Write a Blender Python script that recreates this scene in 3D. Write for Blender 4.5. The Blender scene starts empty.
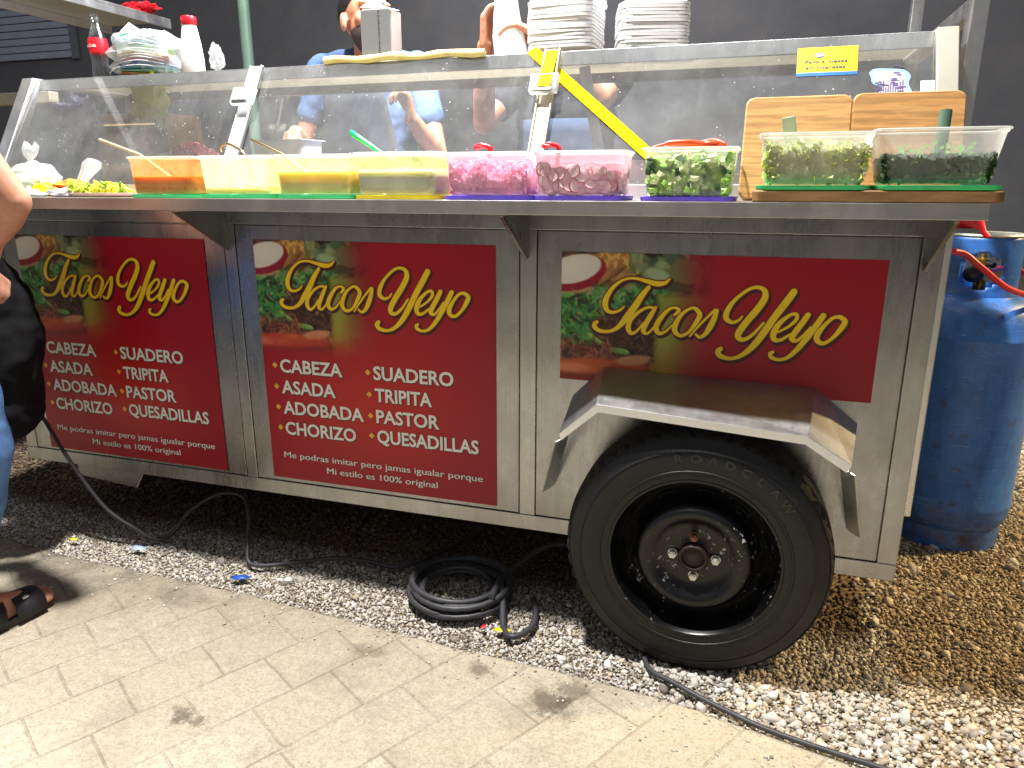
import bpy, bmesh, math, random
import numpy as np
from mathutils import Vector, Matrix, noise
random.seed(7); rng = np.random.default_rng(7)
S = bpy.context.scene; COL = S.collection
PI = math.pi
def R(d): return math.radians(d)

# ------------------------------------------------------------------ object helpers
def link(o, parent=None):
    COL.objects.link(o)
    if parent is not None: o.parent = parent
    return o
def thing(name, label, cat, loc=(0,0,0), rot=(0,0,0), group=None):
    o = bpy.data.objects.new(name, None); link(o); o.empty_display_size = .05
    o.location = loc; o.rotation_euler = rot
    return tag(o, label, cat, group)
def tag(o, label, cat, group=None):
    o['label'] = label; o['category'] = cat
    if group: o['group'] = group
    return o
def struct(o, kind='structure'):
    o['kind'] = kind; return o
def copy_tree(o, parent=None):
    c = o.copy(); link(c)
    if parent is not None: c.parent = parent
    for ch in list(o.children): copy_tree(ch, c)
    return c

class MB:
    def __init__(s): s.v=[]; s.f=[]; s.m=[]; s.sm=[]
    def add(s, vs, fs, mi=0, smooth=False, M=None):
        b=len(s.v)
        for p in vs:
            p=Vector(p)
            s.v.append(tuple(M@p) if M is not None else tuple(p))
        for f in fs: s.f.append(tuple(i+b for i in f)); s.m.append(mi); s.sm.append(smooth)
        return s
    def box(s, x0,x1,y0,y1,z0,z1, mi=0, M=None):
        vs=[(x,y,z) for x in (x0,x1) for y in (y0,y1) for z in (z0,z1)]
        fs=[(0,1,3,2),(4,6,7,5),(0,4,5,1),(2,3,7,6),(0,2,6,4),(1,5,7,3)]
        return s.add(vs,fs,mi,False,M)
    def bar(s, p0, p1, w, h, up=(0,0,1), mi=0):
        p0=Vector(p0);p1=Vector(p1);d=(p1-p0);L=d.length;d.normalize()
        a=d.cross(Vector(up)); 
        if a.length<1e-5: a=Vector((1,0,0))
        a.normalize();b=a.cross(d)
        M=Matrix((( a.x,d.x,b.x,p0.x),(a.y,d.y,b.y,p0.y),(a.z,d.z,b.z,p0.z),(0,0,0,1)))
        return s.box(-w/2,w/2,0,L,-h/2,h/2,mi,M)
    def loft(s, rings, mi=0, cap0=True, cap1=True, smooth=True, M=None, closed=True):
        n=len(rings[0]); vs=[p for r in rings for p in r]; fs=[]
        for i in range(len(rings)-1):
            for j in range(n if closed else n-1):
                k=(j+1)%n
                fs.append((i*n+j,i*n+k,(i+1)*n+k,(i+1)*n+j))
        if cap0: fs.append(tuple(range(n))[::-1])
        if cap1: fs.append(tuple((len(rings)-1)*n+j for j in range(n)))
        return s.add(vs,fs,mi,smooth,M)
    def lathe(s, prof, n=32, mi=0, M=None, cap=True, smooth=True):
        rings=[[(r*math.cos(2*PI*j/n),r*math.sin(2*PI*j/n),z) for j in range(n)] for r,z in prof]
        return s.loft(rings,mi,cap,cap,smooth,M)
    def tube(s, pts, r, n=10, mi=0, cap=True, smooth=True):
        pts=[Vector(p) for p in pts]; rr=r if isinstance(r,(list,tuple)) else [r]*len(pts)
        up=Vector((0,0,1)); rings=[]; a=None
        for i,p in enumerate(pts):
            d=(pts[min(i+1,len(pts)-1)]-pts[max(i-1,0)]).normalized()
            if a is None:
                a=d.cross(up)
                if a.length<1e-3: a=d.cross(Vector((1,0,0)))
            a=(a-d*a.dot(d)).normalized(); b=d.cross(a)
            rings.append([p+(a*math.cos(2*PI*j/n)+b*math.sin(2*PI*j/n))*rr[i] for j in range(n)])
        return s.loft(rings,mi,cap,cap,smooth)
    def ell(s, c, rad, M=None, n=16, m=10, mi=0):
        vs=[];fs=[]
        for i in range(m+1):
            t=PI*i/m
            for j in range(n):
                p=2*PI*j/n
                vs.append((c[0]+rad[0]*math.sin(t)*math.cos(p),c[1]+rad[1]*math.sin(t)*math.sin(p),c[2]+rad[2]*math.cos(t)))
        for i in range(m):
            for j in range(n):
                k=(j+1)%n
                fs.append((i*n+j,(i+1)*n+j,(i+1)*n+k,i*n+k))
        return s.add(vs,fs,mi,True,M)
    def capsule(s, p0, p1, r0, r1, n=14, mi=0):
        p0=Vector(p0);p1=Vector(p1);d=(p1-p0)
        L=d.length; d=d/L if L>1e-6 else Vector((0,0,1))
        pts=[];rs=[]
        for i in range(6):
            a=-PI/2+.06+i*(PI/2-.06)/5; pts.append(p0+d*(r0*math.sin(a))); rs.append(r0*math.cos(a))
        for i in range(6):
            a=i*(PI/2-.06)/5; pts.append(p1+d*(r1*math.sin(a))); rs.append(r1*math.cos(a))
        # drop duplicate-position issues by nudging
        up=Vector((0,0,1)) if abs(d.z)<.9 else Vector((1,0,0))
        a=d.cross(up).normalized();b=d.cross(a);rings=[]
        for p,r in zip(pts,rs): rings.append([p+(a*math.cos(2*PI*j/n)+b*math.sin(2*PI*j/n))*r for j in range(n)])
        return s.loft(rings,mi)
    def build(s, name, mats, parent=None, bevel=0, seg=2, merge=False, angle=None):
        me=bpy.data.meshes.new(name); me.from_pydata(s.v,[],s.f)
        if not isinstance(mats,(list,tuple)): mats=[mats]
        for m in mats: me.materials.append(m)
        me.polygons.foreach_set('material_index',s.m); me.polygons.foreach_set('use_smooth',s.sm)
        if merge:
            bm=bmesh.new();bm.from_mesh(me);bmesh.ops.remove_doubles(bm,verts=bm.verts,dist=1e-5);bmesh.ops.recalc_face_normals(bm,faces=bm.faces);bm.to_mesh(me);bm.free()
        me.update()
        if any(s.sm): me.set_sharp_from_angle(angle=R(48))
        o=bpy.data.objects.new(name,me); link(o,parent)
        if bevel:
            b=o.modifiers.new('bevel','BEVEL'); b.width=bevel; b.segments=seg; b.limit_method='ANGLE'; b.angle_limit=R(40)
        return o

def rrect(w,d,r,z,cx=0,cy=0,n=5):
    out=[]
    for (sx,sy,a0) in ((1,1,0),(-1,1,90),(-1,-1,180),(1,-1,270)):
        for i in range(n+1):
            a=R(a0+90*i/n); out.append((cx+sx*(w/2-r)+r*math.cos(a),cy+sy*(d/2-r)+r*math.sin(a),z))
    return out
def crom(pts, k=8, closed=False):
    P=[np.array(p,float) for p in pts]; out=[]; n=len(P)
    for i in range(n if closed else n-1):
        if closed: a,b,c,d=P[(i-1)%n],P[i],P[(i+1)%n],P[(i+2)%n]
        else: a,b,c,d=P[max(i-1,0)],P[i],P[i+1],P[min(i+2,n-1)]
        for j in range(k):
            t=j/k; out.append(.5*((2*b)+(-a+c)*t+(2*a-5*b+4*c-d)*t*t+(-a+3*b-3*c+d)*t**3))
    if not closed: out.append(P[-1])
    return out
def solidify(o,t,off=-1):
    m=o.modifiers.new('solid','SOLIDIFY'); m.thickness=t; m.offset=off; return o
def bake(o, name, mats, parent=None, smooth=True):
    bpy.context.view_layer.update()
    dg=bpy.context.evaluated_depsgraph_get()
    me=bpy.data.meshes.new_from_object(o.evaluated_get(dg)); me.name=name
    bpy.data.objects.remove(o)
    me.materials.clear()
    for m in (mats if isinstance(mats,(list,tuple)) else [mats]): me.materials.append(m)
    if smooth: me.polygons.foreach_set('use_smooth',[True]*len(me.polygons))
    n=bpy.data.objects.new(name,me); link(n,parent); return n
def blob(mb, name, mats, parent=None, vox=.006, smooth=6, fac=.5, disp=0):
    o=mb.build('tmp',mats)
    m=o.modifiers.new('r','REMESH'); m.mode='VOXEL'; m.voxel_size=vox
    s=o.modifiers.new('s','SMOOTH'); s.iterations=smooth; s.factor=fac
    if disp:
        tx=bpy.data.textures.new('folds','CLOUDS'); tx.noise_scale=disp[1]; tx.noise_depth=2
        d=o.modifiers.new('d','DISPLACE'); d.texture=tx; d.strength=disp[0]; d.mid_level=.5
    return bake(o,name,mats,parent)

# ------------------------------------------------------------------ materials
def lin(c): return tuple(((x/255)/12.92 if x/255<=.04045 else ((x/255+.055)/1.055)**2.4) for x in c)
class NT:
    def __init__(s,name):
        s.mat=bpy.data.materials.new(name); s.mat.use_nodes=True; s.t=s.mat.node_tree; s.t.nodes.clear()
        s.out=s.t.nodes.new('ShaderNodeOutputMaterial'); s._tc=None
    def n(s,typ,**k):
        nd=s.t.nodes.new('ShaderNode'+typ)
        for a,b in k.items():
            if a.startswith('_'): setattr(nd,a[1:],b)
            else: nd.inputs[a.replace('__',' ')].default_value=b
        return nd
    def l(s,a,b): s.t.links.new(a,b)
    def obj(s,sc=(1,1,1),rot=(0,0,0),loc=(0,0,0)):
        tc=s.n('TexCoord'); mp=s.n('Mapping'); s.l(tc.outputs['Object'],mp.inputs[0])
        mp.inputs['Scale'].default_value=sc; mp.inputs['Rotation'].default_value=rot; mp.inputs['Location'].default_value=loc
        return mp.outputs[0]
    def noise(s,vec,scale,detail=4,rough=.6):
        nd=s.n('TexNoise',Scale=scale,Detail=detail,Roughness=rough); s.l(vec,nd.inputs['Vector']); return nd.outputs['Fac']
    def ramp(s,fac,stops,interp='LINEAR'):
        r=s.n('ValToRGB'); s.l(fac,r.inputs[0]); e=r.color_ramp.elements; r.color_ramp.interpolation=interp
        while len(e)<len(stops): e.new(.5)
        for el,(p,c) in zip(e,stops):
            el.position=p; el.color=(c,c,c,1) if isinstance(c,(int,float)) else (*c[:3],1)
        return r.outputs[0]
    def mix(s,fac,a,b,mode='MIX'):
        m=s.n('MixRGB',_blend_type=mode)
        for i,x in ((0,fac),(1,a),(2,b)):
            if hasattr(x,'links'): s.l(x,m.inputs[i])
            else: m.inputs[i].default_value = x if i==0 else (*x[:3],1)
        return m.outputs[0]
    def math(s,op,a,b=0):
        m=s.n('Math',_operation=op)
        for i,x in enumerate((a,b)):
            if hasattr(x,'links'): s.l(x,m.inputs[i])
            else: m.inputs[i].default_value=x
        return m.outputs[0]
    def bump(s,h,strength=.3,dist=.01,normal=None):
        b=s.n('Bump',Strength=strength,Distance=dist); s.l(h,b.inputs['Height'])
        if normal is not None: s.l(normal,b.inputs['Normal'])
        return b.outputs[0]
    def pbr(s,col,rough=.5,metal=0,normal=None,spec=.5,**k):
        p=s.n('BsdfPrincipled')
        for key,x in (('Base Color',col),('Roughness',rough),('Metallic',metal)):
            if hasattr(x,'links'): s.l(x,p.inputs[key])
            else: p.inputs[key].default_value=(*x[:3],1) if key=='Base Color' else x
        p.inputs['Specular IOR Level'].default_value=spec
        for key,x in k.items(): p.inputs[key.replace('__',' ')].default_value=x
        if normal is not None: s.l(normal,p.inputs['Normal'])
        s.l(p.outputs[0],s.out.inputs[0]); s.p=p
        return s.mat
def simple(name,rgb,rough=.5,metal=0,var=.15,scale=20,bump=0,bscale=60,spec=.5,srgb=True,**k):
    t=NT(name); c=lin(rgb) if srgb else rgb; v=t.obj()
    f=t.noise(v,scale)
    col=t.ramp(f,[(.3,tuple(x*(1-var) for x in c)),(.7,tuple(min(1,x*(1+var)) for x in c))])
    nm=t.bump(t.noise(v,bscale),bump,.005) if bump else None
    return t.pbr(col,rough,metal,nm,spec,**k)

def steel(name,base=(.56,.54,.50),rough=.3,brush=(3,3,90),smudge=.12,dirt=.25):
    t=NT(name); v=t.obj(); vb=t.obj(sc=brush); dk=tuple(x*.45 for x in (base[0],base[1]*.92,base[2]*.8)); hi=tuple(min(1,x*1.25) for x in base)
    br=t.noise(vb,4,5,.7); sm=t.noise(v,2.6,7,.7); sp=t.noise(v,22,5,.75)
    d=t.ramp(sp,[(.40,1),(.72,0)])
    col=t.mix(t.math('MULTIPLY',t.ramp(t.noise(vb,1.3,6,.7),[(.40,0),(.66,1)]),dirt*.35),base,tuple(x*.6 for x in base))
    base=col
    col=t.mix(t.math('MULTIPLY',t.ramp(sm,[(.42,0),(.7,1)]),dirt),base,dk)
    col=t.mix(t.math('MULTIPLY',d,.10),col,hi)
    r=t.math('ADD',t.math('MULTIPLY',sm,smudge*2),t.math('ADD',rough-smudge,t.math('MULTIPLY',br,.16)))
    nm=t.bump(br,.025,.002); nm=t.bump(t.noise(v,2.0,2),.32,.02,nm)
    patch=t.ramp(t.noise(t.obj(sc=(2.6,2.6,1.0),loc=(3,1,2)),3.2,7,.75),[(.44,0),(.60,1)]); r=t.math('ADD',r,t.math('MULTIPLY',patch,.10))
    streak=t.ramp(t.noise(t.obj(sc=(22,22,1.1),loc=(1,5,0)),1.6,5,.7),[(.50,0),(.72,1)])
    col=t.mix(t.math('MULTIPLY',streak,dirt*.4),col,(.17,.145,.11))
    wipe=t.ramp(t.noise(t.obj(sc=(5,5,2.2),loc=(9,2,4)),2.4,7,.8),[(.52,0),(.70,1)]); col=t.mix(t.math('MULTIPLY',wipe,.16),col,(.60,.61,.63))
    return t.pbr(col,r,1.0,nm)
M={}
M['steel_panel']=steel('stainless_panel',(.36,.362,.365),.17,(60,60,2),.07,.6)
M['steel_frame']=steel('stainless_frame',(.41,.41,.405),.17,(60,60,3),.07,.5)
M['steel_bright']=steel('stainless_bright',(.66,.65,.63),.2,(4,4,60),.08,.15)
M['steel_counter']=steel('stainless_counter',(.50,.49,.47),.28,(2,60,60),.1,.25)
M['alu']=steel('aluminium_trim',(.78,.79,.80),.32,(40,3,3),.08,.12)
M['case_frame']=simple('case_frame_grey',(200,195,180),.42,.6,.1,8)
M['chrome']=steel('polished_steel',(.75,.75,.76),.12,(3,3,3),.05,.05)

def plastic(name,rgb,alpha=.5,rough=.25,trans=.6,srgb=True,spots=None):
    """thin translucent plastic: diffuse/translucent mixed with see-through"""
    t=NT(name); c=lin(rgb) if srgb else rgb; v=t.obj()
    d=t.n('BsdfDiffuse'); tr=t.n('BsdfTranslucent'); tp=t.n('BsdfTransparent'); gl=t.n('BsdfGlossy',Roughness=rough)
    f=t.noise(v,35,4)
    col=t.ramp(f,[(.3,tuple(x*.9 for x in c)),(.7,tuple(min(1,x*1.05) for x in c))])
    if spots:
        col=t.mix(t.ramp(t.noise(v,spots[1],5,.7),[(spots[2],0),(spots[2]+.12,1)]),col,lin(spots[0]))
    for n_ in (d,tr): t.l(col,n_.inputs[0])
    m1=t.n('MixShader',Fac=trans); t.l(d.outputs[0],m1.inputs[1]); t.l(tr.outputs[0],m1.inputs[2])
    m2=t.n('MixShader')
    a=t.math('ADD',t.math('MULTIPLY',t.noise(v,14,3),.25),alpha-.12)
    t.l(a,m2.inputs[0]); t.l(tp.outputs[0],m2.inputs[1]); t.l(m1.outputs[0],m2.inputs[2])
    fr=t.n('Fresnel',IOR=1.35); m3=t.n('MixShader'); t.l(t.math('MULTIPLY',fr.outputs[0],.45),m3.inputs[0]); t.l(m2.outputs[0],m3.inputs[1]); t.l(gl.outputs[0],m3.inputs[2])
    t.l(m3.outputs[0],t.out.inputs[0]); return t.mat
def glass_pane(name):
    t=NT(name); v=t.obj()
    tp=t.n('BsdfTransparent'); tp.inputs[0].default_value=(.93,.95,.94,1); gl=t.n('BsdfGlossy',Roughness=.03); df=t.n('BsdfDiffuse'); df.inputs[0].default_value=(.75,.77,.78,1)
    fr=t.n('Fresnel',IOR=1.45)
    vo=t.n('TexVoronoi',Scale=55.0); t.l(v,vo.inputs['Vector'])
    pick=t.ramp(t.noise(v,9,2),[(.50,0),(.60,1)])
    sp=t.math('MULTIPLY',t.ramp(vo.outputs['Distance'],[(.07,1),(.13,0)]),pick)
    vs=t.obj(sc=(26,7,7)); st=t.ramp(t.noise(vs,1.5,5,.75),[(.55,0),(.85,.16)])
    haze=t.ramp(t.noise(v,3,6,.7),[(.35,.05),(.7,.17)])
    dirt=t.math('MINIMUM',t.math('ADD',t.math('ADD',t.math('MULTIPLY',sp,.5),haze),t.math('MULTIPLY',st,.5)),.8)
    m1=t.n('MixShader'); t.l(fr.outputs[0],m1.inputs[0]); t.l(tp.outputs[0],m1.inputs[1]); t.l(gl.outputs[0],m1.inputs[2])
    m2=t.n('MixShader'); t.l(dirt,m2.inputs[0]); t.l(m1.outputs[0],m2.inputs[1]); t.l(df.outputs[0],m2.inputs[2])
    t.l(m2.outputs[0],t.out.inputs[0]); return t.mat
M['glass']=glass_pane('greasy_glass')
def vcol(name,rough=.5,attr='Col',spec=.5,coat=0,bump=0,gain=1):
    t=NT(name); a=t.n('Attribute'); a.attribute_name=attr
    nm=None
    if bump: nm=t.bump(t.noise(t.obj(),bump[0],4),bump[1],.004)
    return t.pbr(a.outputs['Color'],rough,0,nm,spec,Coat__Weight=coat,Coat__Roughness=.12)
M['poster']=vcol('printed_vinyl',.36,coat=.06,spec=.3)
M['stone']=vcol('crushed_stone',.97,bump=(300,.6),spec=.12)
M['lettering_white']=simple('white_ink',(238,236,228),.4,0,.03)
M['ink_dark']=simple('dark_ink',(48,12,14),.45,0,.05)
M['gold']=simple('gold_ink',(252,214,20),.4,0,.05,40)
M['maroon']=simple('maroon_ink',(122,22,22),.45,0,.05)
M['orange_mark']=simple('orange_mark_ink',(250,170,50),.4,0,.1)
M['rubber']=simple('tyre_rubber',(24,24,26),.46,0,.25,12,.25,140,spec=.35)
M['tread']=simple('tyre_tread',(28,27,26),.8,0,.25,30,.3,100)
M['rim']=None
def rimmat():
    t=NT('black_painted_steel'); v=t.obj()
    chips=t.math('MULTIPLY',t.ramp(t.noise(v,70,3,.8),[(.62,0),(.66,1)]),t.ramp(t.noise(v,7,2),[(.47,0),(.6,1)]))
    rust=t.math('MULTIPLY',t.ramp(t.noise(v,30,4),[(.5,0),(.7,1)]),.5)
    c=t.mix(t.math('MULTIPLY',rust,.5),lin((7,8,11)),lin((30,24,22))); c=t.mix(chips,c,lin((190,190,185)))
    return t.pbr(c,.32,0,t.bump(t.noise(v,40),.10,.003),.4)
M['rim']=rimmat()
M['cable']=simple('cable_rubber',(58,58,62),.5,0,.25,30,.1,80)
M['white_plastic']=simple('white_plastic',(238,238,236),.4,0,.04,20,Subsurface__Weight=0.0)
M['foam']=simple('white_foam',(244,244,246),.65,0,.03,200,.08,500)
M['red_plastic']=simple('red_plastic',(225,30,45),.35)
M['skin']=None
def skin(name,rgb):
    t=NT(name); v=t.obj(); c=lin(rgb)
    f=t.noise(v,28,5,.6); col=t.ramp(f,[(.3,(c[0]*.85,c[1]*.75,c[2]*.7)),(.7,(min(1,c[0]*1.1),c[1]*1.1,c[2]*1.1))])
    return t.pbr(col,.5,0,t.bump(t.noise(v,160,3),.12,.002),.4,Subsurface__Weight=.12,Subsurface__Radius=(.02,.008,.005),Subsurface__Scale=.5)
M['skin']=skin('skin_tan',(204,150,124)); M['skin2']=skin('skin_warm',(196,140,112))
def cloth(name,rgb,sc=900,var=.25):
    t=NT(name); v=t.obj(); c=lin(rgb)
    f=t.noise(v,9,6,.7); w=t.noise(v,sc,2)
    col=t.ramp(f,[(.3,tuple(x*(1-var) for x in c)),(.7,tuple(min(1,x*(1+var)) for x in c))])
    return t.pbr(col,.85,0,t.bump(w,.25,.002),.2)
def wood(name,rgb,axis=(2.5,26,14)):
    t=NT(name); v=t.obj(sc=axis); c=lin(rgb)
    w=t.n('TexWave',Scale=.7,Distortion=16.0,Detail=4.0,_bands_direction='Y'); w.inputs['Detail Scale'].default_value=1.2; t.l(v,w.inputs['Vector'])
    g=t.noise(v,6,7,.7)
    col=t.ramp(w.outputs['Fac'],[(0,tuple(x*.75 for x in c)),(.6,c),(1,tuple(min(1,x*1.12) for x in c))])
    col=t.mix(t.ramp(g,[(.42,0),(.75,.8)]),col,tuple(x*.5 for x in c))
    scratch=t.ramp(t.noise(t.obj(sc=(4,4,60)),5,4,.8),[(.6,0),(.75,.35)])
    col=t.mix(scratch,col,tuple(min(1,x*1.5) for x in c))
    return t.pbr(col,.6,0,t.bump(g,.2,.003),.3)

LAMP_W=540; LAMP_O=2900; LAMP_S=90; WALL_FILL=270; WCOL=(.89,.93,1.0); WSTR=.235

# ================================================================== SETTING
def edge_y(x):   # pavement edge
    P=[(-8,-.10),(-3,-.15),(-.968,-.175),(-.659,-.21),(-.31,-.218),(.014,-.225),(.392,-.255),(.694,-.28),(.978,-.292),(1.194,-.31),(1.434,-.357),(1.625,-.401),(2.2,-.56),(3.5,-1.0),(6,-1.9),(12,-4)]
    return float(np.interp(x,[p[0] for p in P],[p[1] for p in P]))
def pavement():
    t=NT('concrete_pavers'); tc=t.n('TexCoord')
    mp=t.n('Mapping',_vector_type='POINT'); t.l(tc.outputs['Object'],mp.inputs[0])
    wob=t.n('TexNoise',Scale=6.0,Detail=3.0); t.l(tc.outputs['Object'],wob.inputs['Vector'])
    add=t.n('VectorMath',_operation='SCALE'); t.l(wob.outputs['Color'],add.inputs[0]); add.inputs['Scale'].default_value=.012
    av=t.n('VectorMath',_operation='ADD'); t.l(tc.outputs['Object'],av.inputs[0]); t.l(add.outputs[0],av.inputs[1])
    # p along -30 deg, q along +60 deg
    def frame(ang,loc):
        m=t.n('Mapping'); m.inputs['Rotation'].default_value=(0,0,R(ang)); m.inputs['Location'].default_value=loc; t.l(av.outputs[0],m.inputs[0]); return m.outputs[0]
    f1=frame(-60,(.07,.160,0)); f2=f1
    v=t.obj()
    def brick(vec,w,h):
        b=t.n('TexBrick',Scale=1.0); b.inputs['Brick Width'].default_value=w; b.inputs['Row Height'].default_value=h
        b.inputs['Mortar Size'].default_value=.0034; b.inputs['Mortar Smooth'].default_value=.6; b.inputs['Bias'].default_value=0
        b.inputs['Color1'].default_value=(.0,.0,.0,1); b.inputs['Color2'].default_value=(1,1,1,1)
        t.l(vec,b.inputs['Vector']); return b
    b1=brick(f1,.192,.156); b2=brick(f2,.30,.155)
    sep=t.n('SeparateXYZ'); m2=t.n('Mapping'); m2.inputs['Rotation'].default_value=(0,0,R(30)); t.l(tc.outputs['Object'],m2.inputs[0]); t.l(m2.outputs[0],sep.inputs[0])
    msk=t.math('MULTIPLY',t.math('GREATER_THAN',sep.outputs['X'],.79),t.math('GREATER_THAN',sep.outputs['Y'],-.86))
    fac=t.mix(msk,b1.outputs['Fac'],b2.outputs['Fac']); tone=t.mix(msk,b1.outputs['Color'],b2.outputs['Color'])
    fade=t.ramp(t.noise(v,5,4),[(.38,.22),(.62,1)])
    g=t.noise(v,150,5,.9); g2=t.noise(v,48,6,.8); big=t.noise(v,2.6,6,.7)
    base=lin((198,189,169))
    col=t.ramp(g,[(.34,tuple(x*.42 for x in base)),(.49,tuple(x*.92 for x in base)),(.7,tuple(min(1,x*1.2) for x in base))])
    col=t.mix(t.math('MULTIPLY',t.ramp(g2,[(.42,0),(.66,1)]),.50),col,lin((128,118,99)))
    col=t.mix(t.math('MULTIPLY',tone,.26),col,lin((165,150,125)))
    col=t.mix(t.math('MULTIPLY',t.ramp(big,[(.50,0),(.68,1)]),.45),col,lin((120,108,90)))
    # dirt near the kerb side and towards the left end
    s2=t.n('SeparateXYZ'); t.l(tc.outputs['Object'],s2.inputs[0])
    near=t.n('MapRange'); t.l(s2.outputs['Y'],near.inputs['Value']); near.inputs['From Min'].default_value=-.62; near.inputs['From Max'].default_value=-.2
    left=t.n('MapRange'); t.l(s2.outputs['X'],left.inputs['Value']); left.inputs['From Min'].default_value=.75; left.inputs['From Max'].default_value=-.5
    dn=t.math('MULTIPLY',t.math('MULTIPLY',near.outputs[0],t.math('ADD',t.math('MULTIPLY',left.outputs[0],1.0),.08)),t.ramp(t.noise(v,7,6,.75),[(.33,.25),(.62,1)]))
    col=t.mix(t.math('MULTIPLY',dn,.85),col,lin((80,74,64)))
    # small dark spots and two oily stains
    sp=t.ramp(t.noise(v,38,2,.5),[(.75,0),(.79,.8)]); col=t.mix(sp,col,lin((70,60,48)))
    def stain(x,y,r,c,a,sc=1.0):
        vd=t.n('VectorMath',_operation='DISTANCE'); m=t.n('Mapping'); m.inputs['Scale'].default_value=(1,sc,1); m.inputs['Location'].default_value=(0,0,0)
        t.l(av.outputs[0],m.inputs[0]); t.l(m.outputs[0],vd.inputs[0]); vd.inputs[1].default_value=(x,y*sc,0)
        w=t.math('ADD',vd.outputs['Value'],t.math('MULTIPLY',t.math('SUBTRACT',t.noise(v,26,5,.8),.5),.13))
        return t.math('MULTIPLY',t.ramp(w,[(r*.55,1),(r*1.25,0)]),a)
    for x,y,r,a,sc in ((.985,-.40,.045,.75,1),(1.03,-.345,.04,.6,1),(.80,-.34,.035,.6,1.5),(.235,-.69,.03,.7,1.0),(.275,-.70,.022,.6,1),(-.1,-.30,.09,.35,2),(.5,-.36,.05,.35,2),(1.02,-.43,.03,.5,1)):
        col=t.mix(stain(x,y,r,None,a,sc),col,lin((78,70,58)))
    col=t.mix(t.math('MULTIPLY',t.math('MULTIPLY',fac,fade),.38),col,lin((98,84,62)))
    h=t.math('SUBTRACT',t.math('ADD',t.math('MULTIPLY',g,.5),t.math('MULTIPLY',g2,.35)),t.math('MULTIPLY',fac,1.3))
    nm=t.bump(h,.6,.005); nm=t.bump(big,.2,.02,nm)
    mat=t.pbr(col,.86,0,nm,.3)
    xs=list(np.arange(-8,12.01,.05)); top=[];bot=[]
    mb=MB(); vs=[];fs=[]
    for i,x in enumerate(xs):
        y=edge_y(x)+.006*noise.noise(Vector((x*9,0,0)))+.006*noise.noise(Vector((x*40,3,0)))
        vs+= [(x,-9,0),(x,y-.012,0),(x,y,-.006),(x,y+.002,-.05)]
    for i in range(len(xs)-1):
        a=i*4;b=a+4
        for k in range(3): fs.append((a+k,b+k,b+k+1,a+k+1))
    mb.add(vs,fs); o=mb.build('pavement',mat); struct(o)
pavement()

def ground():
    t=NT('gravel_ground'); v=t.obj()
    vo=t.n('TexVoronoi',Scale=85.0); t.l(v,vo.inputs['Vector'])
    vo2=t.n('TexVoronoi',Scale=30.0); t.l(v,vo2.inputs['Vector'])
    n=t.noise(v,3,5,.7)
    col=t.ramp(vo.outputs['Distance'],[(0,lin((160,146,122))),(.5,lin((110,98,80))),(.9,lin((50,43,35)))])
    col=t.mix(t.ramp(n,[(.4,0),(.7,.5)]),col,lin((120,102,72)))
    h=t.math('ADD',vo.outputs['Distance'],t.math('MULTIPLY',vo2.outputs['Distance'],1.5))
    mat=t.pbr(col,.95,0,t.bump(h,-.9,.012),.2)
    mb=MB(); X=[-60,-2,-1,0,1,2,3,5,8,12,60]; Y=[-60,-1,0,1,2,3,4,6,8,13,60]
    vs=[(x,y,-.015) for x in X for y in Y]; fs=[(i*11+j,(i+1)*11+j,(i+1)*11+j+1,i*11+j+1) for i in range(10) for j in range(10)]
    mb.add(vs,fs); struct(mb.build('ground',mat))
ground()

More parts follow.
